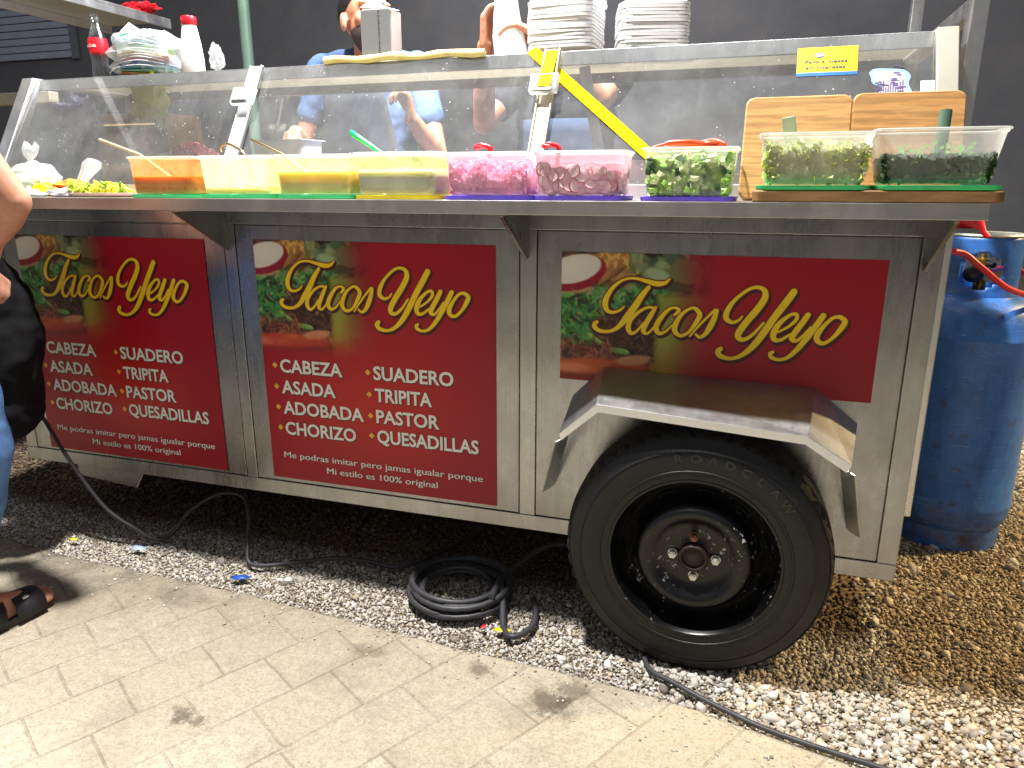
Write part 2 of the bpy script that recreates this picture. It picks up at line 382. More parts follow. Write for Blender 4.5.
def stones():
    bm=bmesh.new(); bmesh.ops.create_icosphere(bm,subdivisions=1,radius=1); bm.verts.ensure_lookup_table()
    V=np.array([v.co[:] for v in bm.verts]); Fc=np.array([[v.index for v in f.verts] for f in bm.faces]); bm.free()
    P=[]
    def scatter(x0,x1,y0,y1,pitch,rmin,rmax,cond=None,z=-.012,pal=0):
        nx=int((x1-x0)/pitch);ny=int((y1-y0)/pitch)
        gx,gy=np.meshgrid(np.arange(nx),np.arange(ny)); 
        x=x0+(gx.ravel()+rng.random(nx*ny)*1.3)*pitch; y=y0+(gy.ravel()+rng.random(nx*ny)*1.3)*pitch
        r=rmin+(rmax-rmin)*rng.random(len(x))**2.6
        e=np.array([edge_y(a) for a in x]); k=y>e+.3*r
        if cond is not None: k&=cond(x,y)
        x,y,r=x[k],y[k],r[k]
        P.append(np.stack([x,y,np.full(len(x),z)+r*.25*rng.random(len(x)),r,np.full(len(x),pal)],1))
    scatter(-1.5,1.35,-.45,.14,.0068,.0024,.0066)
    scatter(1.35,1.75,-.45,.14,.0078,.0030,.0078)
    scatter(-1.5,1.75,.14,.30,.0125,.004,.009)
    scatter(-2.2,1.9,.28,1.4,.019,.005,.011)
    scatter(1.75,2.7,-.95,1.3,.0088,.0030,.0072,pal=1)
    scatter(1.75,3.4,1.3,2.6,.018,.005,.012,pal=1)
    scatter(1.75,2.7,-.7,1.3,.07,.009,.015,pal=1)
    scatter(.85,1.75,-.45,.28,.034,.005,.010)
    scatter(1.15,2.6,-.7,-.16,.019,.006,.0125,z=-.010)
    scatter(1.2,2.6,-.6,.9,.12,.010,.019,z=-.011)
    scatter(-.4,1.1,-.30,.0,.075,.008,.016,z=-.010)
    scatter(1.9,5.0,2.2,6.5,.040,.010,.024,pal=1)
    ex=-1.0+2.8*rng.random(900); ey=np.array([edge_y(a) for a in ex])-.004-.16*rng.random(900)**3.2; er=.0012+.0030*rng.random(900)**2
    P.append(np.stack([ex,ey,er*.4,er,np.zeros(900)],1))
    A=np.concatenate(P); n=len(A); m=len(V)
    # random rotations
    q=rng.normal(size=(n,4)); q/=np.linalg.norm(q,axis=1)[:,None]
    w,x,y,z=q.T
    Rm=np.stack([1-2*(y*y+z*z),2*(x*y-z*w),2*(x*z+y*w),2*(x*y+z*w),1-2*(x*x+z*z),2*(y*z-x*w),2*(x*z-y*w),2*(y*z+x*w),1-2*(x*x+y*y)],1).reshape(n,3,3)
    sc=np.stack([1+.5*rng.random(n),.85+.3*rng.random(n),.55+.35*rng.random(n)],1)
    L=V[None]*(1+.22*rng.normal(size=(n,m,1)))*sc[:,None,:]
    W=np.einsum('nij,nmj->nmi',Rm,L); W[:,:,2]*=.8
    W=W*A[:,3,None,None]+A[:,None,:3]
    me=bpy.data.meshes.new('gravel'); me.vertices.add(n*m); me.vertices.foreach_set('co',W.ravel().astype(np.float32))
    F=(Fc[None]+(np.arange(n)*m)[:,None,None]).reshape(-1,3)
    me.loops.add(F.size); me.loops.foreach_set('vertex_index',F.ravel().astype(np.int32))
    me.polygons.add(len(F)); me.polygons.foreach_set('loop_start',np.arange(0,F.size,3,dtype=np.int32)); 
    try: me.polygons.foreach_set('loop_total',np.full(len(F),3,dtype=np.int32))
    except Exception: pass
    me.update(calc_edges=True); me.validate()
    pal=np.array([lin(c) for c in ((206,202,195),(188,182,172),(164,157,148),(192,180,162),(224,220,212),(132,124,114),(174,160,140))])
    pr=np.array([.24,.22,.15,.13,.1,.09,.07]); ci=rng.choice(7,n,p=pr)
    c=pal[ci]*(.8+.35*rng.random((n,1)))
    far=A[:,4]>0; c[far]=c[far]*np.array([.92,.84,.70])
    under_shade=np.clip((A[:,1]-.00)/.12,0,1)*(A[:,0]<1.70)*(A[:,1]<1.0); c=c*(1-.78*under_shade[:,None]*np.array([[.92,1,1.04]]))  # cart's shade painted in: stones beneath it get a darker colour
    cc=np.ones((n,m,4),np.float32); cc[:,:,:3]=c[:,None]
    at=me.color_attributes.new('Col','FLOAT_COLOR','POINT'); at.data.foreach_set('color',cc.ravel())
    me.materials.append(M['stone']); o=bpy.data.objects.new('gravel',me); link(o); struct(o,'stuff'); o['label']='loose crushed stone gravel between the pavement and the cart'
stones()

# back wall: dark painted render, with a shutter door
def wall():
    t=NT('dark_wall'); v=t.obj(); n=t.noise(v,.5,6,.7); n2=t.noise(v,3,6,.7)
    col=t.ramp(n,[(.3,lin((98,100,110))),(.7,lin((128,127,128)))]); col=t.mix(t.ramp(n2,[(.5,0),(.8,.35)]),col,lin((98,94,96)))
    m=t.pbr(col,.9,0,t.bump(n2,.2,.02),.2)
    o=MB().box(-22,24,10,10.3,-.1,7).build('wall',m); tag(o,'long plain dark grey wall far behind the stall','wall')
    s=thing('roller_shutter','dull slatted roller shutter on the dark wall at far left','shutter',(-12.35,9.98,3.45))
    sl=MB()
    for i in range(14):
        z=i*.13; sl.box(-1.7,1.25,-.035,0,z+.004,z+.122)
    sl.build('slat_curtain',simple('shutter_grey',(176,182,198),.6,.1,.1,3),s,.012)
    MB().box(1.26,1.4,-.06,0,-.03,2.0).build('guide_rail',simple('shutter_rail',(120,124,134),.6,.2),s,.005)
wall()
p=thing('pole','slim green painted pole standing behind the stall left of the worker','pole',(-1.13,1.6,0))
MB().lathe([(.028,0),(.028,2.9)],20).build('shaft',simple('green_paint',(96,122,108),.45,0,.2,6),p)
MB().lathe([(.07,-.012),(.07,.006),(.035,.012),(.03,.03)],20).build('base_plate',simple('green_paint_base',(80,100,90),.5),p)

# ================================================================== CART
cart=thing('food_cart','long stainless steel taco cart with red menu posters and a glass display case','food cart',(0,0,0))
def part(mb,name,mat,bevel=0,parent=None,seg=2): return mb.build(name,mat,parent or cart,bevel,seg)
part(MB().box(-.997,1.722,.012,.93,.209,1.03),'body_shell',M['steel_panel'],.003)
part(MB().box(-1.0,1.725,0,.012,.206,.250),'bottom_rail',M['steel_frame'],.0015)
part(MB().box(-1.0,1.725,0,.012,1.018,1.062),'top_rail',M['steel_frame'],.0015)
for a,b in ((-1.0,-.955),(-.098,-.061),(.786,.829),(1.682,1.725)):
    part(MB().box(a,b,0,.012,.2505,1.0175),'frame_post',M['steel_frame'],.0015)
for a,b,nm in ((-.952,-.101,'cabinet_door'),(-.058,.783,'cabinet_door'),(.832,1.679,'side_panel')):
    part(MB().box(a,b,.0012,.011,.253,1.015),nm,M['steel_panel'],.001)
# counter slab with folded lip
part(MB().box(-1.09,1.740,-.21,.93,1.0885,1.0915).box(-1.09,1.740,-.2115,-.2085,1.0615,1.0915).box(-1.09,1.740,-.2085,-.195,1.0612,1.0635).box(1.7385,1.7415,-.2085,.93,1.0615,1.0890).box(-1.0915,-1.0885,-.2085,.93,1.0615,1.0890),'counter',M['steel_counter'],.001)
for x in (-.082,.806,1.697):
    b=MB()
    for s in (0,):
        vs=[(x-.002,0,.948),(x-.002,-.195,1.058),(x-.002,0,1.058),(x+.002,0,.948),(x+.002,-.195,1.058),(x+.002,0,1.058)]
        b.add(vs,[(0,1,2),(5,4,3),(0,3,4,1),(1,4,5,2),(2,5,3,0)])
    b.bar((x-.004,-.001,.946),(x-.004,-.197,1.057),.008,.003)
    part(b,'counter_bracket',M['steel_frame'])
# hitch box under the left end
b=MB(); pr=[(-.824,.206),(-.824,.152),(-.575,.134),(-.53,.206)]
b.add([(x,.03,z) for x,z in pr]+[(x,.16,z) for x,z in pr],[(0,1,2,3),(7,6,5,4),(0,4,5,1),(1,5,6,2),(2,6,7,3),(3,7,4,0)])
part(b,'hitch_box',M['steel_frame'],.003)
# axle
part(MB().tube([(1.264,-.02,.29),(1.264,.95,.29)],.022,14).box(1.2,1.33,.25,.7,.27,.215),'axle',M['rim'])

# ---- posters -----------------------------------------------------
PAL=dict(red=(176,22,34))
def paint(W,H,glow=True):
    px=.0024; nx=int(W/px)+1; nz=int(H/px)+1
    xs=np.linspace(0,W,nx); zs=np.linspace(0,H,nz)   # z measured downward
    X,Z=np.meshgrid(xs,zs); r=np.random.default_rng(3)
    C=lambda c: np.array(c,float)
    img=np.ones(X.shape+(3,))*C((166,18,40))
    def over(mask,c): 
        nonlocal img
        img=img*(1-mask[...,None])+C(c)*mask[...,None]
    def soft(d,w): return np.clip(.5-d/w,0,1)
    if glow:
        over(np.exp(-((X-.36)**2/.05+(Z-.47)**2/.03))*.7,(206,44,26))
        over(np.clip((Z-.5)/.25,0,1)*.35,(142,12,24))
        over(np.clip((X-.5)/.25,0,1)*.45,(140,14,36))
    else:
        over(np.clip((X-.35)/.4,0,1)*.5,(146,14,34))
    food=np.zeros_like(img); f0=img.copy()
    # work in "food" coordinates, metres
    img=np.ones(X.shape+(3,))*C((52,36,30))
    low=r.normal(size=(40,40)); 
    def fbm(sc,seed):
        rr=np.random.default_rng(seed); out=np.zeros(X.shape); a=1
        for o in range(4):
            g=rr.random((60,60)); u=(X*sc*2**o)%58; w=(Z*sc*2**o)%58; i=u.astype(int);j=w.astype(int);fu=u-i;fw=w-j
            fu=fu*fu*(3-2*fu);fw=fw*fw*(3-2*fw)
            out+=a*(g[j,i]*(1-fu)*(1-fw)+g[j,i+1]*fu*(1-fw)+g[j+1,i]*(1-fu)*fw+g[j+1,i+1]*fu*fw); a*=.55
        return out/1.9
    def ellm(cx,cz,rx,rz,ang=0,w=.004):
        ca,sa=math.cos(ang),math.sin(ang); dx=X-cx;dz=Z-cz
        u=(dx*ca+dz*sa)/rx; v=(-dx*sa+dz*ca)/rz; d=(np.sqrt(u*u+v*v)-1)*min(rx,rz); return soft(d,w)
    n1=fbm(40,1);n2=fbm(90,2);n3=fbm(22,5)
    over(np.clip((n1-.5)*5,0,1),(110,74,52))
    # top rows
    over(ellm(.13,.03,.07,.035)*.9,(176,124,66)); over(ellm(.13,.03,.07,.035)*np.clip((n2-.5)*6,0,1),(222,176,100))
    for i in range(46):
        x=.17+r.random()*.13; z=r.random()*.09; over(ellm(x,z,.008+.016*r.random(),.005+.009*r.random(),r.random()*3)*.85,[(118,146,108),(84,112,84),(150,164,120),(60,78,60),(100,120,70)][r.integers(5)])
    over(ellm(.235,.055,.035,.022,.3),(140,166,124)); over(ellm(.235,.05,.028,.012,.3)*.6,(176,192,150)); over(ellm(.30,.04,.04,.03),(112,112,70)); 
    over(ellm(.27,.075,.05,.012,.1)*.9,(70,74,44))
    # brown sticks beside the radish
    for i in range(40):
        x=.07+r.random()*.09;z=.045+r.random()*.06; over(ellm(x,z,.018,.0028,-.9+r.random()*.6)*.9,[(150,98,62),(104,62,40),(190,140,92),(74,46,36)][r.integers(4)])
    # beige tortilla band
    over(ellm(.03,.10,.12,.016,-.03),(186,146,108))
    # radish
    over(ellm(.035,.052,.078,.042,-.28,.003),(150,28,48)); over(ellm(.030,.042,.070,.034,-.26,.003),(228,222,212)); over(ellm(.02,.035,.04,.02,-.2,.02)*.5,(240,238,228))
    # meat
    for i in range(260):
        x=.05+r.random()*.24;z=.11+r.random()*.17; over(ellm(x,z,.006+.02*r.random(),.0022+.004*r.random(),r.random()*3)*.9,[(88,56,44),(60,38,30),(120,84,62),(36,24,22),(150,112,84),(196,170,140)][r.choice(6,p=[.26,.26,.16,.18,.1,.04])])
    # green herbs
    for i in range(330):
        if r.random()<.62: x=r.random()**1.3*.09; z=.105+r.random()*.13
        else: x=.08+r.random()*.17; z=.085+r.random()*.055
        over(ellm(x,z,.005+.013*r.random(),.0016+.003*r.random(),r.random()*3)*.92,[(58,132,58),(96,164,66),(36,92,48),(130,190,96),(24,58,36),(70,150,90)][r.integers(6)])
    for k in range(14):
        u=k/13; over(ellm(.075+.09*u,.205+.035*u+.01*math.sin(u*3),.010,.0055,.5),(116,170,80)); over(ellm(.078+.09*u,.203+.035*u+.01*math.sin(u*3),.006,.002,.5),(176,206,130))
    # bottom strands and tomato
    for i in range(120):
        x=r.random()*.13;z=.225+r.random()*.05; over(ellm(x,z,.008+.012*r.random(),.002,r.random()*3)*.9,[(150,80,62),(104,52,42),(186,120,92),(70,36,32)][r.integers(4)])
    over(ellm(.08,.285,.16,.022,-.05,.012)*.95,(206,92,50)); over(ellm(.03,.29,.05,.012,0,.01)*.8,(230,140,96))
    over(ellm(.185,.262,.042,.013,-.12,.006),(214,146,106)); over(np.clip((Z-.298)/.02,0,1),(150,40,34))
    # lime wedge
    lm=.85*soft(.236-X-.012*(n3-.5),.016)*soft(.096-Z-.03*(X-.23)+.012*(n3-.5),.018)*soft(Z-.33,.04)
    over(lm,(132,136,54)); over(lm*ellm(.26,.2,.03,.12,.1,.04)*.8,(164,172,70)); over(lm*np.clip((Z-.2)/.1,0,1)*.6,(206,110,40)); over(lm*np.clip((n3-.5)*4,0,1)*.25,(110,130,40))
    food=img; img=f0
    mx=np.clip((.385-X+.03*(n3-.5))/.13,0,1); mx=mx*mx*(3-2*mx)
    mz=np.clip((.335-Z+.05*(n3-.5))/.07,0,1) if glow else np.ones_like(X)
    m=(mx*mz)[...,None]; img=f0*(1-m)+food*m
    if glow: 
        pass
    me=bpy.data.meshes.new('poster'); vs=np.stack([X,np.zeros_like(X),-Z],-1).reshape(-1,3)
    me.vertices.add(len(vs)); me.vertices.foreach_set('co',vs.ravel().astype(np.float32))
    idx=np.arange(nx*nz).reshape(nz,nx); F=np.stack([idx[:-1,:-1],idx[1:,:-1],idx[1:,1:],idx[:-1,1:]],-1).reshape(-1,4)
    me.loops.add(F.size); me.loops.foreach_set('vertex_index',F.ravel().astype(np.int32)); me.polygons.add(len(F)); me.polygons.foreach_set('loop_start',np.arange(0,F.size,4,dtype=np.int32))
    me.update(calc_edges=True); me.validate()
    s=np.clip(img/255,0,1); l=np.where(s<=.04045,s/12.92,((s+.055)/1.055)**2.4)
    c=np.ones((nx*nz,4),np.float32); c[:,:3]=l.reshape(-1,3)
    at=me.color_attributes.new('Col','FLOAT_COLOR','POINT'); at.data.foreach_set('color',c.ravel())
    me.materials.append(M['poster']); return me
LOGO= [[(0.264, -0.057, 0.0012), (0.253, -0.067, 0.0037), (0.234, -0.07, 0.0055), (0.207, -0.064, 0.004), (0.181, -0.059, 0.0024), (0.155, -0.063, 0.0024), (0.131, -0.081, 0.0037), (0.116, -0.104, 0.0055), (0.111, -0.124, 0.0064), (0.117, -0.14, 0.0046), (0.131, -0.144, 0.003), (0.148, -0.138, 0.0021), (0.158, -0.128, 0.0012)], [(0.215, -0.079, 0.004), (0.199, -0.101, 0.0061), (0.184, -0.127, 0.0073), (0.165, -0.155, 0.0073), (0.146, -0.179, 0.0049), (0.126, -0.191, 0.0034), (0.102, -0.192, 0.004), (0.087, -0.183, 0.0052), (0.087, -0.174, 0.0046), (0.092, -0.17, 0.0037)], [(0.227, -0.128, 0.0027), (0.214, -0.128, 0.0024), (0.194, -0.14, 0.003), (0.175, -0.161, 0.0046), (0.17, -0.18, 0.0055), (0.177, -0.193, 0.004), (0.19, -0.188, 0.0024), (0.207, -0.166, 0.0018)], [(0.234, -0.127, 0.003), (0.224, -0.145, 0.0049), (0.211, -0.171, 0.0055), (0.207, -0.186, 0.0049), (0.215, -0.192, 0.0027), (0.226, -0.183, 0.0018), (0.239, -0.164, 0.0012)], [(0.279, -0.143, 0.0021), (0.289, -0.131, 0.0037), (0.278, -0.125, 0.0024), (0.263, -0.132, 0.0034), (0.246, -0.154, 0.0052), (0.237, -0.175, 0.0058), (0.244, -0.189, 0.0043), (0.259, -0.185, 0.0024), (0.275, -0.168, 0.0015)], [(0.329, -0.126, 0.0043), (0.318, -0.124, 0.0027), (0.298, -0.138, 0.0034), (0.284, -0.162, 0.0055), (0.282, -0.181, 0.0055), (0.295, -0.192, 0.0037), (0.314, -0.183, 0.003), (0.33, -0.159, 0.0046), (0.338, -0.139, 0.0052), (0.329, -0.126, 0.0043)], [(0.318, -0.192, 0.0015), (0.335, -0.169, 0.0018), (0.353, -0.147, 0.0021), (0.372, -0.126, 0.0027)], [(0.376, -0.127, 0.004), (0.371, -0.147, 0.0055), (0.363, -0.167, 0.0061), (0.353, -0.185, 0.0043), (0.341, -0.193, 0.003), (0.332, -0.187, 0.0024)], [(0.434, -0.138, 0.0014), (0.426, -0.148, 0.0024), (0.411, -0.153, 0.0038), (0.398, -0.143, 0.0056), (0.401, -0.123, 0.0052), (0.417, -0.098, 0.0035), (0.443, -0.075, 0.0031), (0.463, -0.069, 0.0035), (0.478, -0.076, 0.0052), (0.48, -0.093, 0.0066), (0.467, -0.118, 0.007), (0.446, -0.148, 0.007), (0.43, -0.175, 0.007), (0.429, -0.188, 0.0059), (0.44, -0.193, 0.0042), (0.459, -0.181, 0.0031), (0.482, -0.151, 0.0021)], [(0.541, -0.076, 0.007), (0.527, -0.1, 0.0073), (0.506, -0.134, 0.0073), (0.486, -0.171, 0.0073), (0.464, -0.206, 0.0066), (0.44, -0.23, 0.0045), (0.416, -0.24, 0.0035), (0.393, -0.236, 0.0052), (0.385, -0.226, 0.0056), (0.391, -0.218, 0.0049)], [(0.516, -0.17, 0.0017), (0.537, -0.156, 0.0024), (0.552, -0.139, 0.0035), (0.551, -0.127, 0.0035), (0.537, -0.13, 0.0031), (0.516, -0.151, 0.0049), (0.506, -0.174, 0.0063), (0.509, -0.188, 0.0049), (0.523, -0.188, 0.0031), (0.542, -0.174, 0.0021)], [(0.576, -0.127, 0.0052), (0.565, -0.147, 0.0059), (0.551, -0.171, 0.0059), (0.547, -0.184, 0.0056), (0.557, -0.188, 0.0031), (0.571, -0.174, 0.0024), (0.584, -0.155, 0.0017)], [(0.608, -0.127, 0.0056), (0.595, -0.151, 0.0059), (0.578, -0.181, 0.0059), (0.558, -0.211, 0.0049), (0.539, -0.23, 0.0035), (0.52, -0.235, 0.0031), (0.506, -0.23, 0.0042), (0.503, -0.222, 0.0038), (0.508, -0.218, 0.0031)], [(0.643, -0.128, 0.0038), (0.629, -0.131, 0.0031), (0.612, -0.15, 0.0038), (0.6, -0.172, 0.0056), (0.602, -0.186, 0.0052), (0.616, -0.19, 0.0035), (0.634, -0.175, 0.0035), (0.649, -0.152, 0.0052), (0.654, -0.137, 0.0052), (0.643, -0.128, 0.0038)]]

def logo(parent,ox,oz):
    fill=MB();outl=MB();sh=MB()
    def ribbon(mb,st,grow,dx,dz,y0,slope):
        C=crom([(a,b,w) for a,b,w in st],7); n=len(C)
        L=[];Rr=[]
        for i,c in enumerate(C):
            d=C[min(i+1,n-1)][:2]-C[max(i-1,0)][:2]; d=d/(np.linalg.norm(d)+1e-9); nn=np.array([-d[1],d[0]]); w=max(c[2],.0006)+grow
            y=y0-slope*i/n; p=c[:2]+[dx,dz]
            L.append((ox+p[0]+nn[0]*w,y,oz+p[1]+nn[1]*w)); Rr.append((ox+p[0]-nn[0]*w,y,oz+p[1]-nn[1]*w))
        vs=L+Rr; fs=[(i,i+1,n+i+1,n+i) for i in range(n-1)]
        mb.add(vs,fs)
        for e,yy in ((0,y0+.00001),(n-1,y0-slope-.00001)):
            c=C[e]; w=max(c[2],.0006)+grow
            mb.add([(ox+c[0]+dx+w*math.cos(2*PI*k/14),yy,oz+c[1]+dz+w*math.sin(2*PI*k/14)) for k in range(14)],[tuple(range(14))])
    for i,st in enumerate(LOGO):
        ribbon(sh,st,.0040,.0035,-.0045,-.00040-i*.00001,.00001)
        ribbon(outl,st,.0034,0,0,-.00075-i*.00002,.00002)
        ribbon(fill,st,.0006,0,0,-.0013-i*.00002,.00002)
    al=MB()
    for k,q in enumerate((sh,outl,fill)): al.add(q.v,q.f,k)
    al.build('title_lettering',[M['ink_dark'],M['maroon'],M['gold']],parent)
def textmesh(s,size,bold=0,extrude=.0,res=3):
    cu=bpy.data.curves.new('t','FONT'); cu.body=s; cu.size=size; cu.offset=bold; cu.extrude=extrude; cu.resolution_u=res
    o=bpy.data.objects.new('t',cu); COL.objects.link(o); bpy.context.view_layer.update()
    me=bpy.data.meshes.new_from_object(o.evaluated_get(bpy.context.evaluated_depsgraph_get()))
    V=[tuple(v.co) for v in me.vertices]; F=[tuple(p.vertices) for p in me.polygons]
    bpy.data.objects.remove(o); bpy.data.curves.remove(cu); bpy.data.meshes.remove(me); return V,F
def put_text(mb,s,x,z,h=None,w=None,bold=.0,y=0,mi=0,dx=0,dz=0,capref='H'):
    """flat text on the xz plane, baseline (x,z), cap height h, total width w"""
    V0,_=textmesh(capref,1.0); ch=max(v[1] for v in V0)
    Vn,_=textmesh(s,1.0); x0=min(v[0] for v in Vn); x1=max(v[0] for v in Vn)
    V,F=textmesh(s,1.0,bold)
    sz=h/ch; sx=(w/(x1-x0)) if w else sz
    mb.add([(x+dx+(v[0]-x0)*sx,y,z+dz+v[1]*sz) for v in V],F,mi)
MENU=[('CABEZA',.057,-.379,.201),('ASADA',.057,-.443,.175),('ADOBADA',.057,-.506,.262),('CHORIZO',.058,-.570,.233),
      ('SUADERO',.360,-.378,.238),('TRIPITA',.361,-.442,.171),('PASTOR',.362,-.505,.19),('QUESADILLAS',.362,-.565,.306)]
def menu(parent):
    mats=[M['lettering_white'],M['ink_dark']]
    for s,x,z,wd in MENU:
        w=MB(); put_text(w,s,x,z,.037,wd,.026,-.0012); put_text(w,s,x,z,.037,wd,.050,-.0005,1,dx=.0012,dz=-.0015); w.build('menu_word',mats,parent)
        mk=MB(); cx=x-.019; cz=z+.019
        for r,y,mi in ((.0095,-.001,0),(.013,-.0006,1)): mk.add([(cx-r,y,cz),(cx,y,cz-r),(cx+r,y,cz),(cx,y,cz+r)],[(0,1,2,3)],mi)
        mk.build('bullet_mark',[M['orange_mark'],M['maroon']],parent)
    for s,x,z,wd in (('Me podras imitar pero jamas igualar porque',.044,-.646,.636),('Mi estilo es 100% original',.188,-.682,.356)):
        w=MB(); put_text(w,s,x,z,.0185,wd,0,-.0012)
        put_text(w,s,x,z,.0185,wd,0,-.00115,0,dx=.0006); put_text(w,s,x,z,.0185,wd,0,-.0005,1,dx=.0016,dz=-.0012); put_text(w,s,x,z,.0185,wd,0,-.00045,1,dx=-.0008,dz=.0008)
        w.build('slogan_line',mats,parent)
me2=paint(.7205,.713); me3=paint(.7285,.3225,False)
def poster(me,x,z,lab,full):
    o=bpy.data.objects.new('poster',me); link(o,cart); o.location=(x,-.0008,z); o['label']=lab
    logo(o,-.008 if full else 0,.004 if full else 0)
    if full: menu(o)
    else: pass
    return o
pc=poster(me2,0,.977,'square red menu poster in the middle of the cart front',True)
c2=copy_tree(pc,cart); c2.location=(-.8885,-.0008,.974); c2['label']='square red menu poster at the left end of the cart front'
poster(me3,.8938,.967,'wide red name poster above the wheel',False)

M['fender']=steel('fender_steel',(.56,.57,.58),.36,(40,3,3),.12,.6)
# ---- fender --------------------------------------------------------
fr=[(.945,.566),(1.030,.645),(1.478,.616),(1.568,.562)]; bk=[(.930,.600),(1.008,.682),(1.505,.668),(1.600,.590)]
def lerp(a,b,t): return (a[0]+(b[0]-a[0])*t,a[1]+(b[1]-a[1])*t)
b=MB(); vs=[];fs=[]
for (x,z),(X2,Z2) in zip(fr,bk): vs+=[(X2,-.001,Z2),(x,-.205,z)]
for i in range(3): fs.append((i*2,i*2+1,i*2+3,i*2+2))
b.add(vs,fs); fen=part(b,'fender',M['fender']); solidify(fen,.002,1); m_=fen.modifiers.new('b','BEVEL'); m_.width=.001
b=MB(); vs=[];fs=[]
inn=[(.951,.554),(1.0345,.629),(1.475,.600),(1.5605,.547)]
for (x,z),(u,w) in zip(fr,inn): vs+=[(x,-.2065,z+.0015),(u,-.2065,w)]
for i in range(3): fs.append((i*2,i*2+1,i*2+3,i*2+2))
b.add(vs,fs); lip=b.build('fender_lip',M['alu'],fen); solidify(lip,.002,1)
for a,c in (((.951,-.203,.555),(.868,-.003,.337)),((1.562,-.203,.550),(1.622,-.003,.320))):
    MB().bar(a,c,.036,.003,up=(1,0,0) if False else (0,-.5,1)).build('fender_brace',M['alu'],fen,.0008)
# ---- wheel ---------------------------------------------------------
def wheel(loc,flip=False):
    w=bpy.data.objects.new('wheel',None); link(w,cart); w.location=loc
    if flip: w.rotation_euler=(0,0,PI)
    Mx=Matrix.Rotation(R(90),4,'X')    # lathe z -> -y
    # profile in (r, depth) depth positive = outward
    side=[(.190,.070),(.196,.088),(.205,.0905),(.214,.0895),(.2155,.0915),(.219,.0915),(.2205,.0895),(.236,.0920),(.250,.0920),(.262,.0890),(.2632,.0905),(.266,.0890),(.2675,.0870),(.285,.081),(.2955,.074)]
    prof=side+[(r,-d) for r,d in reversed(side)]
    t=MB().lathe(prof,96,0,Mx,cap=False).build('tyre',M['rubber'],w)
    tr=MB(); n=150; rings=[]
    prof2=[(.2945,.0765,0),(.3005,.070,1),(.3030,.060,1),(.3045,.050,1),(.3045,.0485,0),(.2980,.0475,0),(.2980,.0430,0),(.3055,.0420,0),(.3060,.0150,0),(.3000,.0140,0),(.3000,.0090,0),(.3060,.0080,0)]
    prof2=prof2+[(r,-d,s) for r,d,s in reversed(prof2)]
    for r,d,s in prof2:
        rings.append([((r-(.0050 if (s and j%3==0) else 0))*math.cos(2*PI*j/n),(r-(.0050 if (s and j%3==0) else 0))*math.sin(2*PI*j/n),d) for j in range(n)])
    tr.loft(rings,0,False,False,False,Mx).build('tread',M['tread'],t)
    # raised sidewall lettering
    lt=MB(); word='ROADCLAW'
    for i,ch in enumerate(word):
        V,F=textmesh(ch,.026,.0004,.0008); a=R(101-i*8.6); rad=.240
        xc=(max(v[0] for v in V)+min(v[0] for v in V))/2
        for_=Matrix.Translation((rad*math.cos(a),-.0918,rad*math.sin(a)))@Matrix.Rotation(-(a-PI/2),4,'Y')@Matrix.Rotation(R(90),4,'X')@Matrix.Translation((-xc,0,0))@Matrix.Diagonal((1.25,1,1,1))
        lt.add(V,F,0,False,for_)
    lt.build('sidewall_lettering',simple('tyre_lettering',(36,36,37),.55),t)
    rp=[(.186,-.08),(.1965,-.06),(.1965,.080),(.1985,.0855),(.1965,.0905),(.1915,.0905),(.1885,.086),(.1865,.076),(.180,.066),(.1775,.046),(.172,.026),(.162,.020),(.152,.024),(.142,.040),(.134,.066),(.124,.083),(.114,.088),(.102,.084),(.090,.071),(.078,.064),(.066,.062),(.034,.062),(.032,.064)]
    rm=MB().lathe(rp,96,0,Mx,cap=False).build('rim',M['rim'],w)
    # vent slots: dark lips round the disc
    for k in range(10):
        a=2*PI*k/10+.2
        mm=Matrix.Translation((.147*math.cos(a),-.027,.147*math.sin(a)))@Matrix.Rotation(-a,4,'Y')@Matrix.Rotation(R(90),4,'X')
        MB().lathe([(.013,-.004),(.013,.004),(.010,.006),(.008,.001),(.0,.0005)],16,0,mm@Matrix.Diagonal((.7,1.5,1,1))).build('vent_hole',simple('deep_black',(12,12,13),.9) if k==0 else bpy.data.materials['deep_black'],rm)
    MB().lathe([(.034,.060),(.034,.078),(.030,.082),(.027,.081),(.026,.074),(.020,.075),(.014,.079),(.006,.080),(.0005,.080)],40,0,Mx).build('hub_cap',simple('rusty_hub',(52,40,34),.6,.4,.4,40),w)
    for k,(dx,dz) in enumerate(((-.002,.049),(-.048,0),(.050,-.002),(.002,-.050))):
        mm=Matrix.Translation((dx,0,dz))@Mx
        nb=MB(); n=6; 
        for r0,z0,z1,nn in ((.0115,.062,.066,24),(.0096,.066,.078,6),(.0052,.078,.082,16)):
            nb.loft([[(r0*math.cos(2*PI*j/nn),r0*math.sin(2*PI*j/nn),z) for j in range(nn)] for z in (z0,z1)],0,True,True,False,mm)
        nb.build('wheel_nut',simple('rusty_nut',(120,82,62),.5,.6,.3,60) if k==0 else (simple('zinc_nut',(200,200,195),.35,.85,.2,60) if k==1 else bpy.data.materials['zinc_nut']),w,.001)
    return w
w1=wheel((1.264,-.109,.2905)); 
w2=copy_tree(w1,cart); w2.location=(1.264,1.05,.2905); w2.rotation_euler=(0,0,PI)

